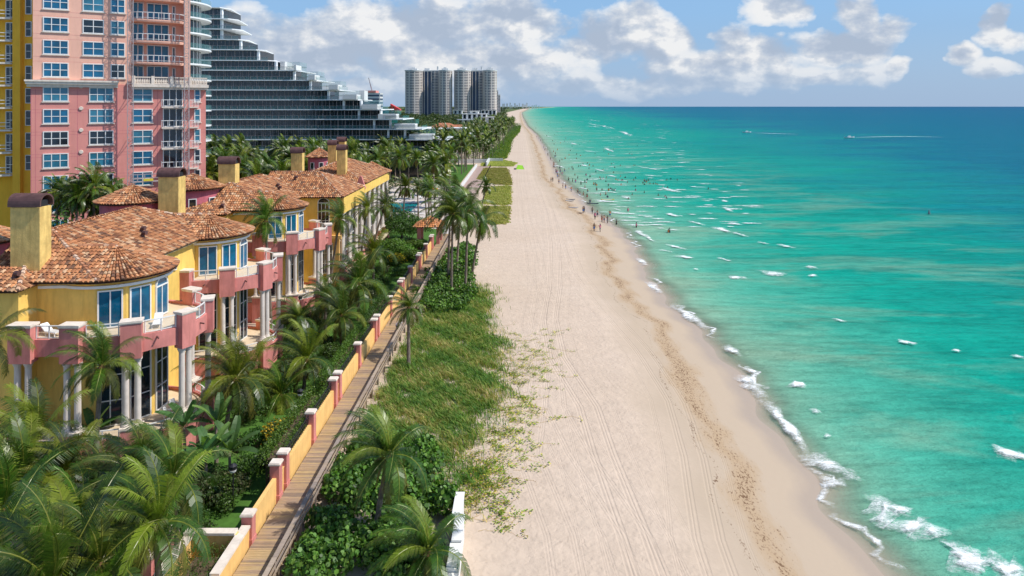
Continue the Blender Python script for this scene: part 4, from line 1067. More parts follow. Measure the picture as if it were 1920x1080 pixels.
w=MB(); w.box(-38,-27,170,186,GZ+.05,GZ+.23); tag(obj('swimming_pool',w,M['pool']),'turquoise swimming pool in the pale deck beyond the last villa','pool')
w=MB(); w.box(-18.9,-18.5,206,300,GZ,.1); o=thing('garden_wall','low white wall along the mauve paved beach path','wall',(-18.7,206,GZ)); obj('wall_body',w,M['cement'],o)
w=MB(); w.box(-30,-14.5,318,318.6,GZ,.8); w.box(-14.5,-8,326,326.6,GZ,.6); w.box(-14.8,-14.2,300,326,GZ,.9); o=thing('garden_wall','low white wall crossing the top end of the paved beach path','wall',(-20,318,GZ)); obj('wall_body',w,M['cement'],o)
for k in range(22):
    y=206+k*4.4; t=thing('bollard','short dark bollard in the row along the sea side of the paved path','bollard',(-12.7,y,BZ),group='bollards along the paved beach path')
    s=MB(); s.cyl((0,0,0),.13,.75,8,m=0); s.cyl((0,0,.75),.16,.1,8); obj('post',s,M['iron'],t,True)
def parasol(x,y,col,label,h=2.3,r=1.5):
    t=thing('parasol',label,'parasol',(x,y,GZ+.12)); s=MB(); s.cyl((0,0,0),.04,h,8); obj('pole',s,M['white'],t,True)
    s=MB(); n=8
    for k in range(n):
        a,b=2*PI*k/n,2*PI*(k+1)/n; s.quad([(r*math.cos(a),r*math.sin(a),h-.5),(r*math.cos(b),r*math.sin(b),h-.5),(0,0,h)]); s.quad([(r*math.cos(a),r*math.sin(a),h-.7),(r*math.cos(b),r*math.sin(b),h-.7),(r*math.cos(b),r*math.sin(b),h-.5),(r*math.cos(a),r*math.sin(a),h-.5)])
    mt=plain('parasol cloth '+label[:6],col,.8); obj('canopy',s,mt,t,True)
p=at(803,364,GZ); parasol(p.x,p.y,(.35,.75,.02),'lime green parasol on the pool terrace',2.6,1.9)
p=at(813,366,GZ); parasol(p.x,p.y,(.85,.35,.03),'orange parasol beside the lime one on the pool terrace',2.4,1.3)
p=at(801,352,GZ); parasol(p.x,p.y,(.8,.8,.75),'white parasol behind the lime one on the pool terrace',2.8,2.1)
for k,(px,py) in enumerate(((770,402),(780,398),(790,404),(778,372),(790,374),(770,376),(800,392),(808,395))):
    p=at(px,py,GZ); chaise(p.x,p.y,GZ+.13,rnd.uniform(0,3),'white sun lounger on the pool terrace'); 
    for o in COL.objects[-3:]:
        if o.name.startswith('deck_chair'): o['group']='sun loungers on the pool terrace'
# tile-roofed gate pavilion
t=thing('gate_pavilion','small pavilion with orange tile roof at the end of the garden wall','pavilion',(-16.6,128,BZ))
for x in (-18.4,-14.9):
    for y in (126.2,129.8):
        s=MB(); s.box(x-.3,x+.3,y-.3,y+.3,BZ,3.0); o=obj('post',s,M['pink'],t); s=MB(); s.box(x-.38,x+.38,y-.38,y+.38,2.98,3.12); obj('cap',s,M['cap'],o)
tm=MB(); bd=MB(); A=(-16.65,127.2,4.6);B=(-16.65,128.8,4.6)
roofplane(tm,bd,[(-19.3,125.4,3.15),(-14.0,125.4,3.15),A]); roofplane(tm,bd,[(-14.0,125.4,3.15),(-14.0,130.6,3.15),B,A]); roofplane(tm,bd,[(-14.0,130.6,3.15),(-19.3,130.6,3.15),B]); roofplane(tm,bd,[(-19.3,130.6,3.15),(-19.3,125.4,3.15),A,B])
tm.c=[(min(1,c[0]*1.15),c[1]*1.05,c[2]*.9) for c in tm.c]
o=obj('roof',tm,M['tile'],t); obj('roof_base',bd,M['tilebed'],o)
# ------------------------------------------------------------------ boardwalk of real planks
WX0,WX1=-15.32,-13.05
m,nt,ns,ln,b=newmat('weathered planks')
g=geopos(nt,(1.2,14,1)); f=noise(nt,g,1.3,6,.65); f2=noise(nt,geopos(nt),.5,3,.6)
c=mixc(nt,1.0,attr(nt,'Col','Color'),ramp(nt,f,[(.25,.62),(.75,1.25)]),'MULTIPLY'); c=mixc(nt,ramp(nt,f2,[(.45,0),(.7,.45)]),c,(.42,.27,.10))
ln.new(c,b.inputs['Base Color']); b.inputs['Roughness'].default_value=.85; bump(nt,f,.6,.02,b); M['plank']=m
s=MB(); y=31.0
while y<136:
    k=rnd.choice([(.38,.26,.17),(.31,.22,.15),(.43,.30,.18),(.25,.18,.13),(.47,.33,.17)]); wd=.142
    s.box(WX0+rnd.uniform(0,.03),WX1+rnd.uniform(-.04,.04),y,y+wd,-.05,rnd.uniform(0,.008),k); y+=wd+.014
s.box(WX0+.2,WX0+.35,31,136,-.3,-.052,(.2,.15,.1)); s.box(WX1-.4,WX1-.25,31,136,-.3,-.052,(.2,.15,.1))
tag(obj('boardwalk',s,M['plank']),kind='structure')
s=MB()
yy=32
while yy<136: s.box(WX0+.2,WX0+.4,yy,yy+.2,BZ-.6,-.3,(.2,.15,.1)); s.box(WX1-.4,WX1-.2,yy,yy+.2,BZ-.6,-.3,(.2,.15,.1)); yy+=3
tag(obj('boardwalk_piles',s,M['plank']),kind='structure')
RL=thing('boardwalk_railing','long weathered timber railing on the seaward side of the boardwalk','railing',(WX1,32,0))
y=32.0; k=0
pk=lambda:rnd.choice([(.42,.33,.25),(.36,.28,.22),(.30,.24,.2)])
while y<134:
    L=2.44
    s=MB(); s.box(WX1-.05,WX1+.05,y-.05,y+.05,-.6,.98,pk()); obj('post',s,M['plank'],RL)
    s=MB(); o=rnd.uniform(-.03,.03); s.hexa([(WX1-.13+o,y+.01,.98),(WX1+.13+o,y+.01,.98),(WX1+.13,y+L-.01,.98),(WX1-.13,y+L-.01,.98),(WX1-.13+o,y+.01,1.03),(WX1+.13+o,y+.01,1.03),(WX1+.13,y+L-.01,1.03),(WX1-.13,y+L-.01,1.03)],pk()); obj('top_rail',s,M['plank'],RL)
    for z in (.12,.38,.64):
        pass
    s=MB()
    for z in (.2,.55): s.box(WX1+.052,WX1+.09,y,y+L,z,z+.14,pk())
    obj('side_rail',s,M['plank'],RL); y+=L; k+=1
# ------------------------------------------------------------------ garden wall with capped pillars
WXc=-15.62; PD=[39.9,44.4,45.8,51.8,58.0,59.4,66.7,74.2,75.6,83.0,90.3,91.7,98.8,106.2,107.6,114.8,121.5,122.9]
GW=thing('garden_wall','long yellow garden wall with pink stone-capped pillars beside the boardwalk','wall',(WXc,40,GZ))
for a,b in zip(PD[:-1],PD[1:]):
    if b-a<2: a_=a
    hh=1.35
    s=MB(); s.box(WXc-.14,WXc+.12,a,b,GZ,hh); s.box(WXc-.19,WXc+.16,a,b,hh,hh+.04) if b-a<2 else None; obj('wall_panel',s,M['wallyellow'],GW)
    if b-a>2 and a>44:
        s=MB(); x=WXc-.1
        for z in (1.5,1.78,2.0): s.beam((x,a+.3,z),(x,b-.3,z),.045,.045)
        n=int((b-a)/.32)
        for i in range(n): yy=a+.35+(b-a-.7)*i/(n-1); s.beam((x,yy,1.34),(x,yy,2.02),.025,.025)
        obj('iron_fence',s,M['iron'],GW)
for i,y in enumerate(PD):
    s=MB(); hh=2.15 if i!=0 else 1.55; w_=.30; s.box(WXc-w_,WXc+w_,y-w_,y+w_,GZ,hh); s.box(WXc-w_-.04,WXc+w_+.04,y-w_-.04,y+w_+.04,GZ,-.0+.25); o=obj('pillar',s,M['pink'],GW)
    s=MB(); s.box(WXc-w_-.07,WXc+w_+.07,y-w_-.07,y+w_+.07,hh,hh+.09); s.box(WXc-w_-.03,WXc+w_+.03,y-w_-.03,y+w_+.03,hh+.09,hh+.15); obj('cap',s,M['cap'],o)
# planter court at the near end of the wall
PL=thing('walled_planter','stepped yellow walled planter court with stone caps at the near end of the boardwalk','planter',(-17.2,35.5,GZ))
s=MB()
s.box(-15.76,-15.46,32.6,39.6,GZ,1.0); s.box(-18.6,-15.76,35.0,35.3,GZ,.35); s.box(-18.6,-18.3,35.3,38.6,GZ,1.0); s.box(-18.3,-15.76,38.6,38.9,GZ,1.15); s.box(-15.45,-15.3,32.6,35.3,GZ,.9)
obj('planter_wall',s,M['wallyellow'],PL)
s=MB(); s.box(-15.86,-15.36,35.4,39.5,1.0,1.14); s.box(-18.7,-15.86,34.9,35.4,.35,.5); s.box(-18.7,-18.2,35.4,38.5,1.0,1.13); s.box(-18.7,-15.86,38.5,39.0,1.15,1.29); obj('planter_cap',s,M['cap'],PL)
for x,y in ((-19.6,36.6),(-19.6,38.7),(-18.9,33.6)):
    s=MB(); s.box(x-.28,x+.28,y-.28,y+.28,GZ,1.3); o=obj('pillar',s,M['pink'],PL); s=MB(); s.box(x-.36,x+.36,y-.36,y+.36,1.3,1.44); obj('cap',s,M['cap'],o)
s=MB()
for i in range(9): s.beam((-19.3+i*.1,33.3,GZ),(-19.3+i*.1,33.3,1.0),.03,.03)
obj('gate',s,M['iron'],PL)
# white beach wall of capped blocks
BW=thing('beach_wall','stepped white block wall half buried at the edge of the sand','wall',(-5.2,38,BZ))
def bw(px0,py0,px1,py1,zt):
    a=at(px0,py1,zt); b=at(px1,py1,zt); c=at((px0+px1)/2,py0,zt)
    s=MB(); s.box(a.x,b.x,a.y,c.y,BZ-.3,zt-.1); obj('wall_body',s,M['cement'],BW); s=MB(); s.box(a.x-.05,b.x+.05,a.y-.05,c.y+.0,zt-.1,zt); obj('cap',s,M['white'],BW)
bw(849,922,864,963,.5); bw(848,964,864,1012,.45); bw(838,1014,858,1066,.3); bw(832,1067,852,1120,.1)
s=MB(); a=at(835,1085,.0); s.box(a.x-1.2,a.x-.1,34,44,BZ-.1,BZ+.1); tag(obj('path',s,M['paver']),kind='structure')
# lamps in the garden
def lamp(px,py,label):
    p=at(px,py,GZ); t=thing('garden_lamp',label,'lamp post',(p.x,p.y,GZ)); s=MB(); s.tube([(0,0,0),(0,0,.3),(0,0,2.7)],[.12,.05,.04],8); obj('pole',s,M['iron'],t,True)
    s=MB(); s.tube([(0,0,2.7),(0,0,2.8),(0,0,3.15),(0,0,3.3)],[.07,.2,.26,.04],10); obj('lantern',s,M['iron'],t,True)
    s=MB(); s.tube([(0,-.02,2.78),(0,-.02,2.9)],[.19,.23],10); obj('globe',s,M['white'],t,True)
lamp(437,965,'black lantern lamp post in the planting by the nearest pillar pair'); lamp(563,805,'black lamp post on the lawn beside the clipped hedge'); lamp(563,605,'black lamp post at the terrace of the middle villa')
# ------------------------------------------------------------------ palms
def crownmesh(name, seed, nf, L, nl, lw, wind=.28, dead=3, ll=.62):
    r=random.Random(seed); mb=MB()
    for i in range(nf+dead):
        old=i>=nf
        t=i/max(1,nf-1)
        az_=i*2.399963+r.uniform(-.3,.3)
        e0=R(82-100*t**1.15+r.uniform(-7,7)) if not old else R(-45+r.uniform(-20,5))
        Lf=L*(.72+.33*math.sin(PI*min(1,.25+t*.75)))*r.uniform(.9,1.08)
        if old: Lf*=.7
        g=r.uniform(.75,1.15)
        if old: base=(.30,.20,.09)
        else:
            q=r.random()
            base=(.075,.135,.016) if q<.40 else ((.040,.085,.012) if q<.72 else (.22,.26,.03))
            if t>.85: base=(.17,.16,.045)
        base=tuple(x*g for x in base)
        h=Vector((math.cos(az_),math.sin(az_),0)); n=12
        p=Vector((0,0,0)); d=(h*math.cos(e0)+Vector((0,0,1))*math.sin(e0)).normalized(); pts=[p.copy()]
        drp=(.055+.085*t)*r.uniform(.8,1.3)
        for k in range(n):
            d=(d+Vector((-wind*.11,0,-drp*(1+k*.12)))).normalized(); p=p+d*(Lf/n); pts.append(p.copy())
        rc=(.26,.26,.06) if not old else (.25,.18,.09)
        for k in range(n):
            w0=.05*(1-k/n)+.012; a,b=pts[k],pts[k+1]; T=(b-a).normalized(); s=T.cross(Vector((0,0,1))); s=s.normalized() if s.length>1e-3 else Vector((1,0,0)); u=s.cross(T)
            mb.quad([a-s*w0,a+u*w0*.8,b+u*w0*.7,b-s*w0*.85],rc); mb.quad([a+u*w0*.8,a+s*w0,b+s*w0*.85,b+u*w0*.7],rc)
        for j in range(nl):
            f=.10+.90*(j+.5)/nl; x=f*n; k=min(n-1,int(x)); q=pts[k].lerp(pts[k+1],x-k); T=(pts[k+1]-pts[k]).normalized()
            s=T.cross(Vector((0,0,1))); s=s.normalized() if s.length>1e-3 else Vector((1,0,0)); up=s.cross(T)
            ln_=ll*L/4*(.45+.9*math.sin(PI*(f*.82+.12)))*r.uniform(.85,1.1)
            for sd in (-1,1):
                if r.random()<.05: continue
                dd=(s*sd*.95+T*(.35+.75*f)+up*(.22-.25*t)+Vector((-wind*.5,0,0))).normalized()
                m1=q+dd*ln_*.5; dd2=(dd+Vector((-wind*.45,0,-.8-.8*t))).normalized(); m2=m1+dd2*ln_*.5
                wv=T*(lw*.5); kk=r.uniform(.8,1.25); col=tuple(c*kk for c in base)
                b0=len(mb.v); mb.v.extend([tuple(q-wv),tuple(q+wv),tuple(m1+wv*.95),tuple(m1-wv*.95),tuple(m2)])
                mb.f.append((b0,b0+1,b0+2,b0+3)); mb.c.append(col); mb.m.append(0)
                tip=tuple(c*.6+d_*.4 for c,d_ in zip(col,(.24,.19,.08))) if r.random()<.3 else col
                mb.f.append((b0+3,b0+2,b0+4)); mb.c.append(tip); mb.m.append(0)
    me=mb.mesh(name); me.materials.append(M['frond']); return me
NEAR=[crownmesh('palm_crown',100+k,24,4.0,60,.046,dead=2+k%3,wind=.55,ll=.72) for k in range(6)]
MIDC=[crownmesh('palm_crown',200+k,23,4.0,28,.12,dead=2,wind=.45,ll=.72) for k in range(5)]
FARC=[crownmesh('palm_crown',300+k,17,4.0,13,.30,dead=1,wind=.45) for k in range(4)]
def trunkmesh(h, lean, r0=.19, r1=.12, n=8, seg=9, bow=.0):
    mb=MB(); pts=[];rs=[]
    for i in range(seg+1):
        t=i/seg; pts.append((lean[0]*(t*(1-bow)+bow*t*t),lean[1]*t,h*t)); rs.append(r0*(1.35 if i==0 else 1)*(1-t)+r1*t+(.018 if i%2 else 0))
    mb.tube(pts,rs,n,(1,1,1)); mb.c=[(k,k,k) for k in [rnd.uniform(.75,1.15) for _ in mb.c]]
    # leaf boss
    mb.tube([(lean[0],lean[1],h-.35),(lean[0],lean[1],h-.1),(lean[0],lean[1],h+.15)],[r1*1.2,r1*2.1,r1*1.2],8,(.7,.5,.3))
    me=mb.mesh('palm_trunk'); me.materials.append(M['bark']); return me
pcount=0
def palm(px,py,D=None,zc=None,L=4.0,lean=(0,0),label='',group=None,lod=0,base=GZ,bow=.3):
    global pcount
    if D is None: D=F*(ZC-zc)/(py-HY)
    c=atD(px,py,D)
    if c.z<base+.8: c.z=base+.8
    return palm_at(c.x-lean[0],c.y-lean[1],c.z,L,lean,label,group,lod,base,bow)
TRK={}
def palm_at(x,y,z,L,lean,label,group,lod,base=GZ,bow=.3):
    t=thing('palm_tree',label,'palm tree',(x,y,base),group)
    if lod==2:
        key=round((z-base)); 
        if key not in TRK: TRK[key]=trunkmesh(key,(0,0),n=5,seg=3)
        o=put('trunk',TRK[key],None,t); zz=key; lean=(0,0)
    else:
        o=put('trunk',trunkmesh(z-base,lean,n=9 if lod==0 else 6,seg=12 if lod==0 else 6,bow=bow),None,t); zz=z-base
    cm=rnd.choice((NEAR,MIDC,FARC)[lod]); 
    c=put('crown',cm,None,t,(lean[0],lean[1],zz),rnd.uniform(-.5,.5),L/4.0*rnd.uniform(.94,1.05))
    return t
palm(190,688,46.5,L=3.4,lean=(.5,0),label='windblown coconut palm in front of the nearest upper balcony')
palm(440,712,54.5,L=4.2,lean=(.7,.3),label='spreading coconut palm with curved grey trunk beside the second bay')
palm(575,676,63,L=4.2,lean=(.3,0),label='low palm on the lawn halfway along the garden wall')
palm(640,592,74,L=4.3,label='palm beside the pillar pair with yellow flowering shrubs')
palm(672,532,84,L=5.0,label='large full palm in the garden before the middle villa wing')
palm(700,474,99,L=4.6,label='palm close behind the large full one before the middle villa wing')
palm(497,415,83,L=4.0,lean=(-.7,0),label='tall palm rising between the second bay and the third bay',lod=0)
palm(637,412,95,L=3.4,lean=(1.5,0),label='leaning palm standing at the front corner of the square wing')
palm(688,392,106,L=3.3,lean=(1.2,0),label='palm with bent trunk against the farthest villa colonnade, nearer one')
palm(722,386,116,L=3.3,lean=(2.6,0),label='palm with long slanting trunk against the farthest villa colonnade')
palm(760,352,137,L=3.6,lean=(.7,0),label='tall thin palm beside the big round shrub past the villas',lod=1)
palm(766,578,69.2,L=2.9,label='single small palm standing in the dune grass',base=BZ)
palm(728,856,41.6,L=3.7,lean=(.8,0),label='dark palm growing out of the sea grape beside the boardwalk',base=BZ)
palm(802,1036,37.5,L=3.7,lean=(.1,0),label='palm arching its frond over the white beach wall',base=BZ)
for i,(cx_,cy_,D,l,lb) in enumerate(((849,402,95,.2,'nearest'),(878,396,98,.4,'second nearest'),(903,416,104,1.5,'outermost'),(845,380,103,.4,'inland'),(866,372,111,.8,'rearmost'))):
    palm(cx_,cy_,D,L=4.7,lean=(l,0),label='%s palm of the tall cluster where the beach meets the boardwalk'%lb,base=BZ,group='tall palm cluster beside the boardwalk')
palm(912,350,178,L=3.4,lean=(1.2,0),label='lone leaning palm on the mown grass by the paved path',base=BZ,lod=1)
# foreground grove at the lower left
for a in ((60,838,40.5,4.3,'with an upright yellow frond, by the lower left pier'),(292,985,33.5,4.1,'largest, arching over the planter wall'),(95,1110,30,4.9,'with tall upright fronds at the bottom edge'),
    (-25,640,44,3.3,'half cut by the frame edge beside the left pier'),(195,905,40.5,3.7,'dark, behind the largest one'),(262,905,38,3.7,'in the gap before the terrace pedestal'),(5,960,35.5,4.4,'low against the left frame edge'),
    (322,900,38,3.6,'behind the banana plants'),(40,905,37.5,4.0,'thick, below the left column pair'),(185,1060,31.5,3.9,'between the largest one and the upright one'),(145,985,36,3.6,'hidden low among its neighbours'),(-40,1080,31,4.6,'spilling in from the lower left corner'),(120,890,39,3.2,'short, under the balcony corner')):
    px_,py_,D_,L_,lb=a; palm(px_,py_,D_,L=L_,lean=(rnd.uniform(-.5,.5),rnd.uniform(-.3,.3)),label='foreground grove palm '+lb,group='foreground grove palms')
palm(525,742,60,L=3.3,label='short palm squeezed between the curved trunk palm and the hedge')
palm(468,700,62,L=3.2,label='palm in the shade of the second bay pedestal')
palm(610,560,78,L=3.4,label='palm in front of the third bay pedestal')
palm(560,600,72,L=3.2,label='small palm between the second and third bays')
# behind the villas, before the pink tower
for k in range(13):
    px=105+k*11+rnd.uniform(-6,6); py=rnd.uniform(352,392)
    if px>205: py+=15
    palm(px,py,rnd.uniform(80,90),L=rnd.uniform(2.5,3.3),label='bushy palm top behind the nearest villa roof, at the foot of the pink tower',group='palms at the foot of the pink tower',lod=1)
# belt before the stepped building
rb=random.Random(5)
def belt(n,x0,x1,y0,y1,zlo,zhi,label,group,lod,L=(3.4,4.3),avoid=None,base=GZ):
    k=0;tries=0; pts=[]
    while k<n and tries<9000:
        tries+=1
        y=rb.uniform(y0,y1); a=x0(y) if callable(x0) else x0; b=x1(y) if callable(x1) else x1; x=rb.uniform(a,b)
        if avoid and avoid(x,y): continue
        if any((x-p)**2+(y-q)**2<7 for p,q in pts): continue
        pts.append((x,y)); palm_at(x,y,rb.uniform(zlo,zhi),rb.uniform(*L),(rb.uniform(-.6,.6),0),label,group,lod,base); k+=1
av=lambda x,y:(-41<x<-23 and 164<y<190) or (-18.8<x<-12)
belt(46,lambda y:-.47*y,lambda y:-.24*y,146,232,8.5,12.5,'coconut palm in the grove before the stepped glass building','palms before the stepped glass building',1,(4.2,5.4),avoid=av)
belt(44,-62,-19.5,164,242,7.5,11.5,'coconut palm between the pool terrace and the stepped glass building','palms around the pool terrace',1,(4.0,5.0),avoid=av)
belt(8,-24,-18.9,150,200,5,7.5,'slim palm along the inland edge of the shaded beach path','palms along the beach path',1,(2.8,3.3),avoid=av)
belt(72,-66,-18.5,240,345,8,12.5,'palm in the grove between the stepped building and the paved path','palms beyond the paved path',2,(4.6,5.8),avoid=av)
belt(16,-21,-12.5,322,420,5,8.5,'palm on the seaward edge of the coast greenery','palms along the coast',2,(3,3.8))
belt(120,lambda y:-.045*y-16,lambda y:float(np.interp(y,[320,400,540,830,1000],[-15,-11,-8.5,-4,-2])),330,950,7,12,'palm in the dense belt lining the beach towards the far towers','palms lining the far beach',2,(4,5.2))
# ------------------------------------------------------------------ leaf masses
def leafmass(name, ells, n, size, cols, seed=1, hexa=False, stem=True):
    "ells: (cx,cy,cz,rx,ry,rz). Leaves fill the outer shell of every lobe"
    r=np.random.default_rng(seed); E=np.array(ells,float); area=(E[:,3]*E[:,4]+E[:,3]*E[:,5]+E[:,4]*E[:,5]); pick=r.choice(len(E),n,p=area/area.sum())
    d=r.normal(size=(n,3)); d/=np.linalg.norm(d,axis=1)[:,None]; d[:,2]=np.where(d[:,2]<-.35,-d[:,2],d[:,2])
    rad=r.uniform(.55,1.0,n)**.5*(1+.16*np.sin(d[:,0]*7+pick)*np.cos(d[:,1]*6+d[:,2]*5))
    P=E[pick,:3]+d*E[pick,3:6]*rad[:,None]
    nr=d+r.normal(size=(n,3))*.65; nr/=np.linalg.norm(nr,axis=1)[:,None]
    a=np.cross(nr,r.normal(size=(n,3))); a/=np.linalg.norm(a,axis=1)[:,None]; b=np.cross(nr,a)
    s=size*r.uniform(.6,1.25,n)[:,None]
    if hexa:
        K=6; V=np.stack([P+a*s*math.cos(2*PI*k/K)*.5+b*s*math.sin(2*PI*k/K)*.5 for k in range(K)],1)
    else:
        K=4; V=np.stack([P-a*s*.5,P+b*s*.28,P+a*s*.5,P-b*s*.28],1)
    C=np.array(cols,float)[r.choice(len(cols),n)]*r.uniform(.65,1.3,n)[:,None]
    me=bpy.data.meshes.new(name); V=V.reshape(-1,3); me.vertices.add(len(V)); me.vertices.foreach_set('co',V.astype(np.float32).ravel())
    me.loops.add(n*K); me.loops.foreach_set('vertex_index',np.arange(n*K,dtype=np.int32)); me.polygons.add(n)
    me.polygons.foreach_set('loop_start',np.arange(0,n*K,K,dtype=np.int32)); me.update(calc_edges=True)
    at_=me.color_attributes.new('Col','FLOAT_COLOR','CORNER'); c4=np.ones((n,4)); c4[:,:3]=C; at_.data.foreach_set('color',np.repeat(c4,K,0).astype(np.float32).ravel())
    me.materials.append(M['leaf']); return me
GR=[(.06,.13,.018),(.045,.10,.015),(.09,.17,.025),(.03,.07,.012)]
BR=[(.11,.22,.025),(.08,.17,.02),(.14,.24,.03),(.05,.11,.015)]
DK=[(.05,.085,.02),(.07,.095,.03),(.10,.10,.04),(.035,.06,.015)]
YF=GR+[(.75,.50,.02),(.70,.42,.02),(.80,.60,.05)]
def bush(x,y,r,h,label,group,cols=GR,n=None,size=.2,seed=None,name='shrub',base=GZ,cat='shrub',core=True):
    seed=seed or rb.randint(1,99999); q=random.Random(seed)
    t=thing(name,label,cat,(x,y,base),group)
    E=[(q.uniform(-.45,.45)*r,q.uniform(-.45,.45)*r,h*q.uniform(.40,.62),r*q.uniform(.45,.7),r*q.uniform(.45,.7),h*q.uniform(.32,.45)) for _ in range(6)]
    n=n or int(650*r*r+250); put('foliage',leafmass(name,E,n,size,cols,seed),None,t)
    s=MB()
    for k in range(5):
        a=q.uniform(0,2*PI); s.tube([(0,0,0),(math.cos(a)*r*.25,math.sin(a)*r*.25,h*.35),(math.cos(a)*r*.45,math.sin(a)*r*.45,h*.6)],[.06,.045,.02],5)
    obj('stem',s,M['twig'],t,True); return t
def hedge(x0,x1,y0,y1,h,label,cols=BR,base=GZ,size=.13,dens=230,name='clipped_hedge'):
    t=thing(name,label,'hedge',((x0+x1)/2,(y0+y1)/2,base)); nx=max(1,int((x1-x0)/.7)); ny=max(1,int((y1-y0)/.8)); E=[]
    for i in range(nx+1):
        for j in range(ny+1): E.append((-(x1-x0)/2+(x1-x0)*i/nx,-(y1-y0)/2+(y1-y0)*j/ny,h*.52,.48,.55,h*.5))
    put('foliage',leafmass(name,E,int(dens*((x1-x0+.6)*(y1-y0)+h*(y1-y0))),size,cols,rb.randint(1,9999)),None,t)
    s=MB(); s.box(-(x1-x0)/2+.1,(x1-x0)/2-.1,-(y1-y0)/2+.1,(y1-y0)/2-.1,0,h*.7); obj('stem',s,M['twig'],t,True)
hedge(-17.3,-16.1,46.8,57.4,3.3,'bright green clipped hedge inside the wall between the first two pillar pairs')
hedge(-17.2,-16.1,60.4,73.4,3.2,'bright green clipped hedge inside the wall before the third pillar pair')
hedge(-17.2,-16.1,77,89.5,3.1,'clipped green hedge inside the wall near the middle villa',GR)
hedge(-17.9,-16.1,35.8,38.1,2.15,'low clipped hedge filling the walled planter',[(.06,.13,.02),(.08,.16,.02)],size=.09,dens=420)
for (px,py,r,h,cols,lb) in ((515,815,1.7,1.9,YF,'nearest the first hedge'),(545,800,1.2,1.7,YF,'against the iron fence'),(718,575,1.6,2.2,YF,'by the third pillar pair'),(745,480,2.0,2.4,YF,'farthest along the wall'),(705,600,1.2,1.9,YF,'leaning over the third pillar pair')):
    p=at(px,py+20,GZ); bush(p.x,p.y,r,h,'yellow flowering shrub '+lb,'yellow flowering shrubs',cols,size=.17)
for k in range(54):
    y=43+ (k%27)*2.9+rb.uniform(-1,1); x=rb.uniform(-24,-18.2) if k<27 else rb.uniform(-27.5,-23)
    if k>=27 and (51<y<60 or 66<y<77 or 85<y<95 or y>99): x=rb.uniform(-23,-20)
    if 47<y<56 and -22.5<x<-18: continue
    bush(x,y,rb.uniform(1.0,1.9),rb.uniform(1.3,2.5),'green shrub in the mixed planting of the villa garden','mixed garden shrubs',rb.choice([GR,GR,DK,BR]),size=.2)
for k in range(26):
    x=rb.uniform(-33,-19); y=rb.uniform(30,47.5)
    if x>-20: y=rb.uniform(40,47)
    bush(x,y,rb.uniform(1.2,2.0),rb.uniform(1.4,2.6),'dark shrub beneath the foreground palm grove','shrubs beneath the foreground palms',rb.choice([GR,DK,DK]),size=.24)
for k in range(15):
    bush(-18.0-rb.uniform(0,3.6),40.5+k*.95,rb.uniform(.8,1.3),rb.uniform(1.2,2.0),'leafy shrub around the near lamp post and lawn edge','shrubs by the near lawn',rb.choice([GR,DK,GR,BR]),size=.17)
p=at(768,452,GZ); bush(p.x,p.y,5.2,5.6,'big rounded dark green shrub beyond the farthest villa','',GR,9000,.34,77,'round_shrub')['group']='round shrubs beyond the villas'
p=at(725,470,GZ); bush(p.x+1.5,p.y-6,3.4,3.4,'bright green rounded shrub in front of the big dark one','round shrubs beyond the villas',BR,5000,.3,78,'round_shrub')
for (px,py,r,h) in ((806,470,2.6,2.4),(790,490,2.4,2.2),(758,480,2.5,2.0)):
    p=at(px,py,GZ); bush(p.x-.3 if p.x<-18.5 else -18.6,p.y,r,h,'bright green shrub bordering the wall near the gate pavilion','bright shrubs by the gate pavilion',BR,size=.28)
p=at(600,628,GZ); bush(p.x-1,p.y,2.6,3.2,'brownish green shrub filling the space between the second and third bays','shrubs between the bays',DK,5000,.16,5)
for (px,py,r,h) in ((110,388,3.2,6.5),(150,398,3.0,6.0),(190,398,3,5.5),(226,400,2.6,6),(84,400,3,5)):
    p=atD(px,py,76); bush(p.x,76,r,14.5,'leafy tree behind the nearest villa roof under the pink tower','trees under the pink tower',GR,3500,.35,name='leafy_tree',cat='tree')
# banana plants
def banana(px,py,h,label,seed):
    q=random.Random(seed); p=at(px,py,GZ); t=thing('banana_plant',label,'banana plant',(p.x,p.y,GZ))
    s=MB(); s.tube([(0,0,0),(.05,0,h*.5),(0,0,h)],[.16,.13,.07],7); obj('stem',s,M['bark'],t,True)
    l=MB()
    for i in range(9):
        a=i*2.4+q.uniform(-.3,.3); e=R(q.uniform(25,75)); d=Vector((math.cos(a)*math.cos(e),math.sin(a)*math.cos(e),math.sin(e))); pt=Vector((0,0,h-.1)); Ln=q.uniform(1.5,2.3); g=q.uniform(.8,1.3); col=(.06*g,.13*g,.035*g) if q.random()<.7 else (.13*g,.22*g,.05*g)
        pts=[pt+d*.4]; wd=[.05]
        for k in range(7): d=(d+Vector((-.05,0,-.13))).normalized(); pts.append(pts[-1]+d*Ln/7); wd.append(.30*math.sin(PI*(k+1)/7.6)**.6+.02)
        for k in range(7):
            T=(pts[k+1]-pts[k]).normalized(); sd=T.cross(Vector((0,0,1))).normalized(); u=sd.cross(T)
            l.quad([pts[k],pts[k]+sd*wd[k]+u*.08,pts[k+1]+sd*wd[k+1]+u*.08,pts[k+1]],col); l.quad([pts[k]-sd*wd[k]+u*.08,pts[k],pts[k+1],pts[k+1]-sd*wd[k+1]+u*.08],col)
        l.quad([Vector((0,0,h-.15))-Vector((.02,0,0)),Vector((0,0,h-.15))+Vector((.02,0,0)),pts[1]],(.2,.25,.08))
    obj('leaf_crown',l,M['leaf'],t,True)
banana(345,880,3.0,'banana plant with dark broad leaves against the nearest pink pedestal',1); banana(405,880,3.2,'banana plant between the nearest terrace and the lawn',2)
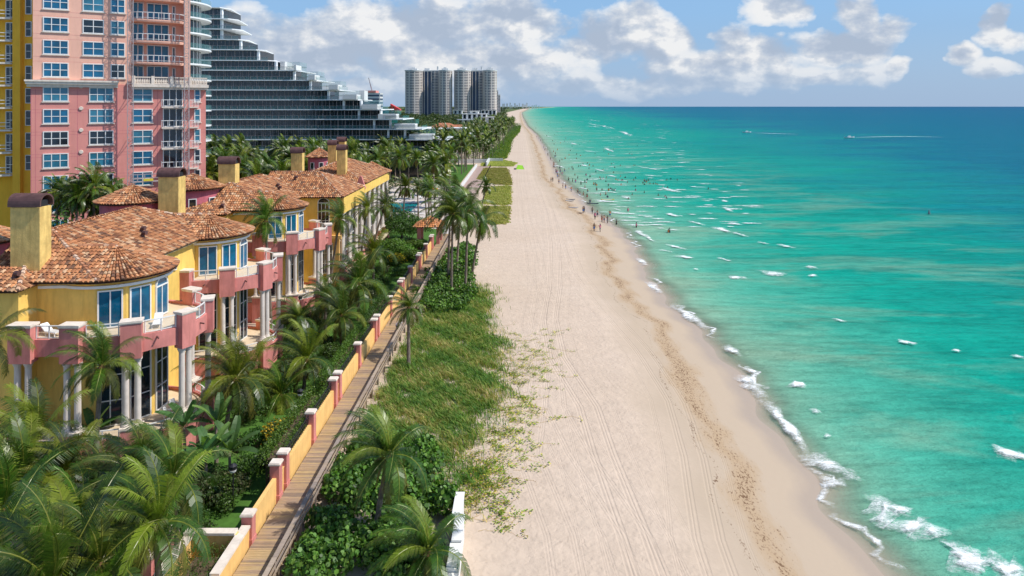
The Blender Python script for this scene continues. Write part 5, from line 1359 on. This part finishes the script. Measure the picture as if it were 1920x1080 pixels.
banana(385,930,2.6,'banana plant in front of the others above the planter court',3); banana(430,915,2.4,'low banana plant beside the lamp post',4); banana(170,870,2.2,'banana plant at the foot of the left column pair',5); banana(360,955,2.5,'banana plant nearest the planter gate',6)
# ------------------------------------------------------------------ sea grape thickets on the dune
def thicket(poly, label, n, h, seed, size=.24, cols=[(.09,.19,.025),(.12,.23,.03),(.05,.11,.018),(.16,.26,.04),(.04,.08,.015),(.09,.17,.03)]):
    W=[at(px,py,BZ) for px,py in poly]; P=[(w.x,w.y) for w in W]; r=random.Random(seed); E=[]
    x0=min(p[0] for p in P);x1=max(p[0] for p in P);y0=min(p[1] for p in P);y1=max(p[1] for p in P); c=((x0+x1)/2,(y0+y1)/2)
    while len(E)<(x1-x0)*(y1-y0)*.75:
        x=r.uniform(x0,x1);y=r.uniform(y0,y1)
        if inpoly(x,y,P): hh=h*r.uniform(.7,1.15); E.append((x-c[0],y-c[1],hh*.42,r.uniform(.7,1.2),r.uniform(.7,1.2),hh*.55))
    t=thing('sea_grape_thicket',label,'shrub',(c[0],c[1],BZ)); put('foliage',leafmass('sea_grape',E,n,size,cols,seed,True),None,t)
    s=MB()
    for e in E[::3]: s.tube([(e[0],e[1],0),(e[0]+.15,e[1],e[2])],[.04,.02],4)
    obj('stem',s,M['twig'],t,True)
thicket([(548,1110),(590,1000),(640,900),(670,862),(720,850),(800,865),(838,900),(838,960),(815,1030),(800,1110)],'dense round-leaved sea grape thicket between the boardwalk and the white wall',26000,1.9,3)
thicket([(780,560),(800,520),(835,505),(880,520),(890,560),(860,590),(800,592)],'sea grape thicket under the tall palm cluster',9000,1.6,4,.3)
thicket([(826,505),(850,470),(885,465),(890,505)],'small sea grape patch behind the tall palm cluster',3500,1.5,6,.34)
# ------------------------------------------------------------------ dune grass and creepers
def nz2(x,y,s,o=0): return (np.sin(x*s+o)*np.cos(y*s*1.3+o*2)+.6*np.sin(x*s*2.3+y*s*1.9+o)+.4*np.sin(x*s*5.1-y*s*4.3+o*3))/2
def inpolyv(x,y,P):
    c=np.zeros(len(x),bool); j=len(P)-1
    for i in range(len(P)):
        xi,yi=P[i];xj,yj=P[j]
        if yi!=yj: c^=((yi>y)!=(yj>y))&(x<(xj-xi)*(y-yi)/(yj-yi)+xi)
        j=i
    return c
def blades(name, poly, dens, h, w, cols, label, seed=1, gap=.0, feather=0, zoff=0):
    P=[tuple(at(px,py,BZ)[:2]) for px,py in poly]; r=np.random.default_rng(seed)
    xs=[min(p[0] for p in P)-(.3 if feather>.5 else 0),max(p[0] for p in P)+feather*2.2]; ys=[min(p[1] for p in P)-feather*2,max(p[1] for p in P)+feather*2]; n=int((max(xs)-min(xs))*(max(ys)-min(ys))*dens)
    x=r.uniform(min(xs),max(xs),n); y=r.uniform(min(ys),max(ys),n)
    jx=x+r.normal(size=n)*feather; jy=y+r.normal(size=n)*feather*2
    k=inpolyv(jx+.9*nz2(x,y,.8,5),jy+1.2*nz2(x,y,.5,8),P)&(1.1*nz2(x,y,.9,seed)+.5*nz2(x,y,3.1,seed)+r.uniform(-.4,.4,n)>gap-1.0+.0); x=x[k];y=y[k];n=len(x)
    z=groundz(x,y)-.03
    a=r.uniform(0,2*PI,n); hh=h*r.uniform(.45,1.15,n)*(1+.25*nz2(x,y,.7,3)); ln_=hh*r.uniform(.25,.9,n); ww=w*r.uniform(.6,1.3,n)
    dx=np.cos(a)*ln_-.35*hh; dy=np.sin(a)*ln_; px_=-np.sin(a)*ww/2; py_=np.cos(a)*ww/2
    V=np.stack([np.stack([x-px_,y-py_,z],1),np.stack([x+px_,y+py_,z],1),np.stack([x+dx*.4+px_,y+dy*.4+py_,z+hh*.65],1),np.stack([x+dx*.4-px_,y+dy*.4-py_,z+hh*.65],1),np.stack([x+dx,y+dy,z+hh*.9],1)],1).reshape(-1,3)
    i=np.arange(n)*5; me=bpy.data.meshes.new(name); me.vertices.add(n*5); me.vertices.foreach_set('co',V.astype(np.float32).ravel())
    L=np.stack([i,i+1,i+2,i+3,i+3,i+2,i+4],1).ravel(); me.loops.add(n*7); me.loops.foreach_set('vertex_index',L.astype(np.int32)); me.polygons.add(n*2)
    st=np.stack([np.arange(n)*7,np.arange(n)*7+4],1).ravel(); me.polygons.foreach_set('loop_start',st.astype(np.int32)); me.update(calc_edges=True)
    C0=np.array(cols,float); v=np.clip((nz2(x,y,.55,seed+2)+1)/2*.85+r.uniform(-.35,.35,n)+.06*nz2(x,y,2.1,1),0,.999)*(len(cols)); C=C0[v.astype(int)]*r.uniform(.7,1.3,n)[:,None]
    c4=np.ones((n,4)); c4[:,:3]=C; at_=me.color_attributes.new('Col','FLOAT_COLOR','CORNER'); at_.data.foreach_set('color',np.repeat(c4,7,0).astype(np.float32).ravel())
    tag(put(name,me,M['blade']),label,'grass',kind='stuff')
DG1=[(.05,.13,.035),(.075,.165,.035),(.10,.175,.045),(.145,.195,.055),(.21,.22,.08),(.30,.27,.13)]
blades('dune_grass',[(628,915),(660,860),(700,770),(745,680),(790,600),(850,560),(905,540),(915,565),(905,610),(935,650),(915,690),(935,740),(890,800),(880,835),(835,850),(845,880),(882,900),(880,945),(845,935),(820,900),(760,880),(700,905)],170,.66,.055,DG1,'tousled green and straw dune grass between boardwalk and sand',1,.58,1.0)
YG=[(.15,.18,.05),(.19,.20,.07),(.24,.23,.10),(.12,.16,.045)]
for k,pl in enumerate(([(910,316),(948,315),(955,330),(958,347),(925,345),(895,335)],[(915,352),(956,349),(956,384),(905,382)],[(905,388),(955,388),(950,420),(915,420)],[(905,300),(940,300),(968,306),(960,312),(905,312)])):
    blades('dune_grass',pl,60,.55,.16,YG,'%s patch of yellowish mown dune grass by the paved path'%('second','third','nearest','farthest')[k],10+k,-.1,.35)
blades('coast_grass',[(905,300),(925,284),(948,262),(960,240),(975,236),(972,248),(958,262),(952,285),(945,298)],26,1.1,.4,[(.04,.09,.018),(.06,.12,.022),(.10,.14,.03),(.17,.18,.05)],'bright green ground cover along the back of the beach',21,-.6,.6)
def creeper(name,starts,n,label,seed):
    r=random.Random(seed); mb=MB()
    for k in range(n):
        px,py=r.choice(starts); px+=r.gauss(0,22); py+=r.gauss(0,22); p=at(px,py,BZ); x,y=p.x,p.y; a=r.gauss(-.1,.55); L=int(r.uniform(8,34)); dense=r.random()
        for i in range(L):
            a+=r.gauss(0,.34); x2=x+.13*math.cos(a); y2=y+.13*math.sin(a); z=gz(x,y)+.015
            mb.quad([(x,y-.009,z+.02),(x2,y2-.009,z+.02),(x2,y2+.009,z+.03),(x,y+.009,z+.03)],(.24,.18,.10)); x,y=x2,y2
            for j in range(int(r.random()*(1.5+5.5*dense)*(1 if math.sin(i*.35+k)>-.2 else .15))):
                lx=x+r.gauss(0,.10+.12*dense); ly=y+r.gauss(0,.10+.1*dense); s=r.uniform(.05,.11); t=r.uniform(0,PI); h=r.uniform(.03,.15); g=r.uniform(.7,1.3)
                c=(.12*g,.19*g,.03) if r.random()<.75 else (.3*g,.28*g,.06)
                dx,dy=math.cos(t)*s,math.sin(t)*s; mb.quad([(lx-dx,ly-dy,z+h),(lx+dy*.7,ly-dx*.7,z+h+.02),(lx+dx,ly+dy,z+h-.01),(lx-dy*.7,ly+dx*.7,z+h+.02)],c)
    me=mb.mesh(name); me.materials.append(M['blade']); tag(put(name,me,None),label,'creeper',kind='stuff')
creeper('beach_creeper',[(950,655),(990,665),(1010,690),(940,690),(960,720),(930,770),(950,760),(980,790),(920,800),(900,845),(940,850),(930,880),(880,890),(900,920),(960,870),(920,740),(1000,650),(890,965)],170,'trailing green creepers spreading thinly over the sand',5)
creeper('beach_creeper',[(920,780),(880,880),(900,930),(930,705),(925,660),(870,905)],150,'thicker creeper mats at the edge of the dune grass',6)
# ------------------------------------------------------------------ far woods
def wood(name,n,fx,fy_,h,size,cols,label,seed,dens=42):
    r=random.Random(seed); E=[]
    while len(E)<n:
        y=fy_(r); x=fx(r,y); rr=r.uniform(2.6,5)*(1+y/1500); hh=h*r.uniform(.7,1.25); E.append((x,y,GZ+hh*.55,rr,rr,hh*.5))
    me=leafmass(name,E,n*dens,size,cols,seed); tag(put(name,me,None),label,'woods',kind='stuff')
FG=[(.06,.10,.025),(.045,.08,.02),(.085,.12,.035),(.035,.06,.018),(.11,.13,.04)]
wood('far_woods',620,lambda r,y:r.uniform(-.26*y-10,-.03*y-16),lambda r:r.uniform(330,760),9.5,1.5,FG,'mass of trees behind the beach houses',31,70)
wood('far_woods',800,lambda r,y:r.uniform(-.30*y,-.008*y-22),lambda r:r.uniform(760,1700),12,3.0,FG,'mass of trees around the feet of the distant round-ended towers',32,70)
wood('far_woods',500,lambda r,y:r.uniform(-.55*y,-.02*y-5) if y<6000 else r.uniform(-.45*y,.012*y),lambda r:r.uniform(1700,9000),14,8,[(.05,.075,.04),(.06,.08,.045)],'thin dark line of trees along the far shore',33,60)
wood('coast_shrubs',260,lambda r,y:r.uniform(-26,float(np.interp(y,[320,400,540,830,1000],[-13,-9,-7,-3,-1]))),lambda r:r.uniform(318,950),3.2,.6,BR+FG,'low green shrubs lining the back of the beach',34,70)
wood('inland_undergrowth',330,lambda r,y:r.uniform(-.50*y,-.20*y),lambda r:r.uniform(138,240),3.6,.8,FG,'undergrowth beneath the palms before the stepped glass building',35,80)
wood('inland_undergrowth',150,lambda r,y:r.uniform(-58,-42),lambda r:r.uniform(150,235),3.2,.7,FG,'undergrowth beneath the palms inland of the pool',36,80)
for (px,py) in ((733,197),(738,196),(731,201)):
    p=atD(px,py,760); t=thing('conifer','dark narrow conifer beside the bright red canopy roof','conifer',(p.x,p.y,GZ),'dark conifers by the red canopy'); E=[(0,0,6+i*3.0,3.4-.45*i,3.4-.45*i,2.4) for i in range(7)]
    put('foliage',leafmass('conifer',E,900,1.1,[(.03,.05,.02),(.04,.065,.025)],int(px)),None,t); s=MB(); s.cyl((0,0,0),.4,20,6,r2=.1); obj('trunk',s,M['bark'],t,True)
# ------------------------------------------------------------------ people (one continuous skinned body each)
def body(name, J, edges, cloth, hair, skin):
    "J: joint -> (x,y,z,r)"
    keys=list(J); me=bpy.data.meshes.new('body'); me.from_pydata([J[k][:3] for k in keys],[(keys.index(a),keys.index(b)) for a,b in edges],[])
    o=bpy.data.objects.new('tmp',me); COL.objects.link(o); m_=o.modifiers.new('s','SKIN'); m2=o.modifiers.new('u','SUBSURF'); m2.levels=1
    sv=me.skin_vertices[0].data
    for i,k in enumerate(keys): sv[i].radius=(J[k][3],J[k][3]*(.8 if k in('chest','pelvis','belly') else 1)); sv[i].use_root=(k=='pelvis')
    bpy.context.view_layer.update(); dg=bpy.context.evaluated_depsgraph_get(); out=bpy.data.meshes.new_from_object(o.evaluated_get(dg)); bpy.data.objects.remove(o)
    out.name='body'; out.polygons.foreach_set('use_smooth',[True]*len(out.polygons)); out.materials.append(skin); return out
SK=[plain('tan skin',(.42,.22,.13),.6),plain('dark skin',(.12,.06,.04),.6),plain('brown skin',(.24,.12,.07),.6)]
CLO={'white':(.75,.75,.75),'black':(.015,.015,.02),'navy':(.02,.04,.12),'red':(.5,.03,.03),'blue':(.03,.15,.45),'orange':(.7,.2,.03),'grey':(.2,.2,.22),'pink':(.6,.15,.25)}
CLM={k:plain(k+' cloth',v,.8) for k,v in CLO.items()}; HAIR=plain('dark hair',(.02,.014,.01),.7)
ED=[('pelvis','belly'),('belly','chest'),('chest','neck'),('neck','head'),('head','crown'),('chest','shL'),('shL','elL'),('elL','haL'),('chest','shR'),('shR','elR'),('elR','haR'),('pelvis','hipL'),('hipL','knL'),('knL','anL'),('anL','toL'),('pelvis','hipR'),('hipR','knR'),('knR','anR'),('anR','toR')]
def joints(step=.0,arm=.0,bend=0.,sit=False,wide=0.):
    b=bend; hz=.90
    J={'pelvis':(0,0,hz,.125),'belly':(0,-.04-b*.12,hz+.2,.115),'chest':(0,-.02-b*.32,hz+.42-b*.1,.14),'neck':(0,-.02-b*.48,hz+.60-b*.22,.055),'head':(0,-.04-b*.55,hz+.70-b*.26,.085),'crown':(0,-.04-b*.6,hz+.80-b*.27,.075),
     'shL':(-.19,-b*.38,hz+.51-b*.15,.062),'elL':(-.26-arm*.1,.02-b*.5-arm*.12,hz+.22-b*.2+arm*.15,.045),'haL':(-.28-arm*.1,-.08-b*.6-arm*.25,hz-.03-b*.1+arm*.35,.036),
     'shR':(.19,-b*.38,hz+.51-b*.15,.062),'elR':(.26+arm*.2,.02-b*.5,hz+.22-b*.2+arm*.25,.045),'haR':(.28+arm*.35,-.06-b*.6-arm*.1,hz-.03-b*.1+arm*.55,.036),
     'hipL':(-.10-wide,0,hz-.06,.10),'knL':(-.11-wide,-.06-step*.5,.48,.068),'anL':(-.11-wide,.02-step,.08,.045),'toL':(-.11-wide,-.14-step,.035,.038),
     'hipR':(.10+wide,0,hz-.06,.10),'knR':(.11+wide,-.04+step*.4,.48,.068),'anR':(.11+wide,.04+step,.08,.045),'toR':(.11+wide,-.12+step,.035,.038)}
    if sit:
        for k in list(J):
            x,y,z,r=J[k]
            if k[:2] in('kn','an','to'): J[k]=(x,{'kn':-.42,'an':-.40,'to':-.52}[k[:2]],{'kn':.92-.45,'an':.07,'to':.04}[k[:2]],r)
            else: J[k]=(x,y,z-.45,r)
    return J
POSE={'standing':joints(.02,.1),'walking':joints(.22,.25),'arms raised':joints(.05,.9),'bending':joints(.1,.3,.9),'sitting':joints(sit=True)}
def garment(J,kind,col):
    mb=MB(); px,py,pz,_=J['pelvis']
    if kind in('shorts','trousers'):
        mb.tube([(px,py,pz-.09),(px,py-.01,pz+.10)],[.165,.15],12)
        for s in 'LR':
            h=Vector(J['hip'+s][:3]); k=Vector(J['kn'+s][:3]); a=Vector(J['an'+s][:3])
            mb.tube([h+Vector((0,0,.03)),h.lerp(k,.75)],[.118,.1],10)
            if kind=='trousers': mb.tube([h.lerp(k,.7),k,a],[.105,.09,.07],10)
    elif kind=='shirt':
        b=Vector(J['belly'][:3]); c=Vector(J['chest'][:3]); n=Vector(J['neck'][:3]); p=Vector(J['pelvis'][:3])
        mb.tube([p+Vector((0,0,.02)),b,c,c.lerp(n,.62)],[.165,.158,.185,.12],14)
        for s in 'LR': mb.tube([Vector(J['sh'+s][:3])+Vector((0,0,.02)),Vector(J['sh'+s][:3]).lerp(Vector(J['el'+s][:3]),.75)],[.085,.07],10)
    elif kind=='hair':
        h=Vector(J['head'][:3]); c=Vector(J['crown'][:3]); mb.tube([h+Vector((0,.035,-.02)),h.lerp(c,.6)+Vector((0,.015,.0)),c+Vector((0,.01,.045)),c+Vector((0,.0,.085))],[.085,.108,.09,.03],10)
    mb.sm=True; me=mb.mesh(kind); me.materials.append(HAIR if kind=='hair' else CLM[col]); return me
_pc={}
def person(x,y,z,rz,pose,skin,lower,upper,label,group,scale=1.0,name='person'):
    k=(pose,skin)
    if k not in _pc: _pc[k]=body('body',POSE[pose],ED,None,None,SK[skin])
    t=thing('person',label,'person',(x,y,z),group,rz)
    if scale!=1: t.scale=(scale,)*3
    put('body',_pc[k],None,t)
    for kind,col in (lower,upper,('hair','h')):
        if kind is None: continue
        q=(pose,kind,col)
        if q not in _pc: _pc[q]=garment(POSE[pose],kind,col)
        put(kind,_pc[q],None,t)
    return t
p=at(741,625,0); person(-13.55,p.y,.01,R(75),'bending',0,('trousers','grey'),('shirt','white'),'person in white shirt leaning on the boardwalk railing',None)
rp=random.Random(11)
def bather(px,py,kind,grp,where):
    lv=SEA if kind!='sand' else None
    D0=F*(ZC-SEA)/(py-HY); x=(px-CX)*D0/F; u=x-float(shoreX(D0))
    if u<0:
        z=BZ-.3
        for _ in range(4):
            D0=F*(ZC-z)/(py-HY); x=(px-CX)*D0/F; z=gz(x,D0)
    else:
        dep=.35+min(.75,u*.035)
        if rp.random()<.25: dep=min(1.15,dep+.3)
        z=SEA-dep
    pose=rp.choice(['standing','standing','walking','arms raised']); sk=rp.choice([0,1,2,1]); lc=rp.choice(['black','navy','red','blue','black','grey']); up=(None,None) if rp.random()<.6 else ('shirt',rp.choice(['black','white','navy','pink','orange']))
    who={None:'bare-chested bather',}.get(up[0],'bather in %s top'%up[1])
    person(x,D0,z,rp.uniform(0,6.28),pose,sk,('shorts',lc),up,'%s, %s shorts, %s, %s'%(who,lc,{'standing':'standing','walking':'striding','arms raised':'arm raised'}[pose],where),grp)
C5=lambda a,b:(1000+a/7.2,330+b/7.2)
for a,b in ((325,22),(345,12),(512,214),(592,222),(628,250),(672,500),(688,500),(795,512),(832,585),(865,555),(1000,638),(925,622),(955,626),(822,745),(903,755),(1122,650),(345,105),(398,165),(435,180),(240,80),(262,78)):
    px,py=C5(a,b); bather(px,py,'shore','people at the water edge','at the nearer water edge')
for a,b in ((530,72),(570,80),(728,50),(912,40),(1115,42),(1143,56),(1355,50),(855,122),(1045,170),(1063,188),(1088,192),(725,280),(908,258),(978,250),(1035,525),(1278,470),(1390,690),(1820,750),(1842,756),(1285,310),(1800,300),(1688,258),(1272,85),(1505,68),(1525,78),(1530,60),(1650,105),(1672,112),(1750,150),(1500,115),(1575,105),(1800,52),(1855,36),(765,370),(1380,22),(765,8)):
    px,py=C5(a,b); bather(px,py+1,'sea','bathers standing in the shallows','in the nearer shallows')
C7=lambda a,b:(940+a/2.843,180+b/2.843)
n=0
while n<120:
    t=rp.random()**.8; py=206+t*165; edge=float(np.interp(py,[203,211,236,254,282,300,336,352,372],[992,978,990,1009,1025,1035,1052,1068,1092])); px=edge+3+abs(rp.gauss(0,1))*(38+ (py-200)*.42)
    if px>1330: continue
    bather(px,py,'sea','bathers farther along the sea','in the crowd farther up the shore'); n+=1
n=0
while n<20:
    py=rp.uniform(212,340); edge=float(np.interp(py,[203,211,236,254,282,300,336,352,372],[992,978,990,1009,1025,1035,1052,1068,1092])); bather(edge-rp.uniform(1,5),py,'sea','people along the far water edge','on the far waterside sand'); n+=1
# ------------------------------------------------------------------ boats, boards, tent
def hull(name,label,cat,px,py,L,W,H,rz,col,deck,z=None,group=None,rider=False):
    p=at(px,py,SEA if z is None else z); zz=(SEA-.05) if z is None else gz(p.x,p.y)
    t=thing(name,label,cat,(p.x,p.y,zz),group,rz); mb=MB(); n=12; secs=[]
    for i in range(n+1):
        s=-1+2*i/n; w_=W/2*(1-abs(s)**2.6)**.7+.02; rise=H*.5*abs(s)**3
        secs.append([(s*L/2,-w_,H*.6+rise),(s*L/2,-w_*.75,H*.15+rise*.6),(s*L/2,0,rise*.5),(s*L/2,w_*.75,H*.15+rise*.6),(s*L/2,w_,H*.6+rise)])
    for a,b in zip(secs[:-1],secs[1:]):
        for k in range(4): mb.quad([a[k],b[k],b[k+1],a[k+1]])
    mb.sm=True; obj('hull',mb,plain(label[:10]+' hull',col,.4),t,True)
    d=MB()
    for a,b in zip(secs[:-1],secs[1:]): d.quad([(a[0][0],a[0][1]*.92,a[0][2]-.03),(b[0][0],b[0][1]*.92,b[0][2]-.03),(b[4][0],b[4][1]*.92,b[4][2]-.03),(a[4][0],a[4][1]*.92,a[4][2]-.03)])
    obj('deck',d,plain(label[:10]+' deck',deck,.5),t,True)
    return t,p,zz
hull('paddle_boat','yellow rimmed white paddle board floating by a breaking wave','paddle board',1139,375,3.9,.95,.35,R(-4),(.80,.62,.02),(.75,.78,.70))
hull('kayak','dark kayak being launched from the water edge','kayak',1111,382,3.4,.7,.35,R(-14),(.04,.06,.09),(.06,.09,.13))
hull('kayak','grey kayak pulled up on the sand, nearer the sea of two together','kayak',1070,371,2.6,.7,.3,R(-15),(.25,.27,.32),(.12,.13,.16),BZ-.4); hull('kayak','white kayak pulled up on the sand, just behind the grey one','kayak',1068,374.5,2.6,.7,.3,R(-20),(.7,.7,.72),(.3,.32,.36),BZ-.4)
hull('kayak','pale kayak lying alone on the sand above the seaweed','kayak',1075,387,2.7,.75,.3,R(-8),(.6,.6,.62),(.35,.33,.36),BZ-.4); hull('paddle_board','dark board lying on the seaweed line','paddle board',1086,398,1.5,.5,.14,R(-25),(.2,.1,.09),(.16,.09,.09),BZ-.4)
hull('paddle_board','orange board with a bather clinging to it in the surf','paddle board',1215,344,2.4,.6,.14,R(5),(.75,.2,.08),(.7,.25,.1))
# two speedboats with cabins
for px,py,lb in ((1400,249.3,'small speedboat drawing a white wake, nearer the shore'),(1592,259.4,'small speedboat drawing a long white wake farther out')):
    t,p,zz=hull('speedboat',lb,'speedboat',px,py,9,2.8,1.7,R(180),(.8,.8,.8),(.6,.6,.6)); s=MB(); s.hexa([(-1.5,-.9,1.0),(1.4,-.9,1.0),(1.4,.9,1.0),(-1.5,.9,1.0),(-1.2,-.75,2.3),(.6,-.75,2.3),(.6,.75,2.3),(-1.2,.75,2.3)]); obj('cabin',s,M['white'],t,True)
p=at(1742,402,SEA); t=thing('marker_buoy','small dark marker buoy alone in open teal water','buoy',(p.x,p.y,SEA)); s=MB(); s.tube([(0,0,-.3),(0,0,.1),(0,0,.6),(0,0,1.2)],[.2,.3,.2,.05],10); obj('float',s,CLM['grey'],t,True)
p=at(975,317,BZ); t=thing('beach_tent','lime green beach tent on the empty sand past the grass patches','tent',(p.x,p.y,BZ)); s=MB()
s.hexa([(-1.8,-1.2,0),(1.8,-1.2,0),(1.8,1.4,0),(-1.8,1.4,0),(-.9,-.2,1.7),(1.1,-.2,1.5),(1.0,.5,1.5),(-.9,.5,1.7)]); obj('canopy',s,plain('lime cloth',(.32,.68,.04),.7),t,True)
s=MB(); s.beam((-1.8,-1.2,0),(-.9,-.2,1.75),.06,.06); s.beam((1.8,-1.2,0),(1.1,-.2,1.55),.06,.06); obj('pole',s,M['steel'],t,True)
p=at(966,318,BZ); t=thing('cool_box','small dark box on the sand beside the lime tent','box',(p.x,p.y,BZ)); s=MB(); s.box(-.5,.5,-.3,.3,0,.5); obj('bin',s,CLM['grey'],t,True); s=MB(); s.box(-.53,.53,-.33,.33,.5,.58); obj('lid',s,CLM['black'],t,True)
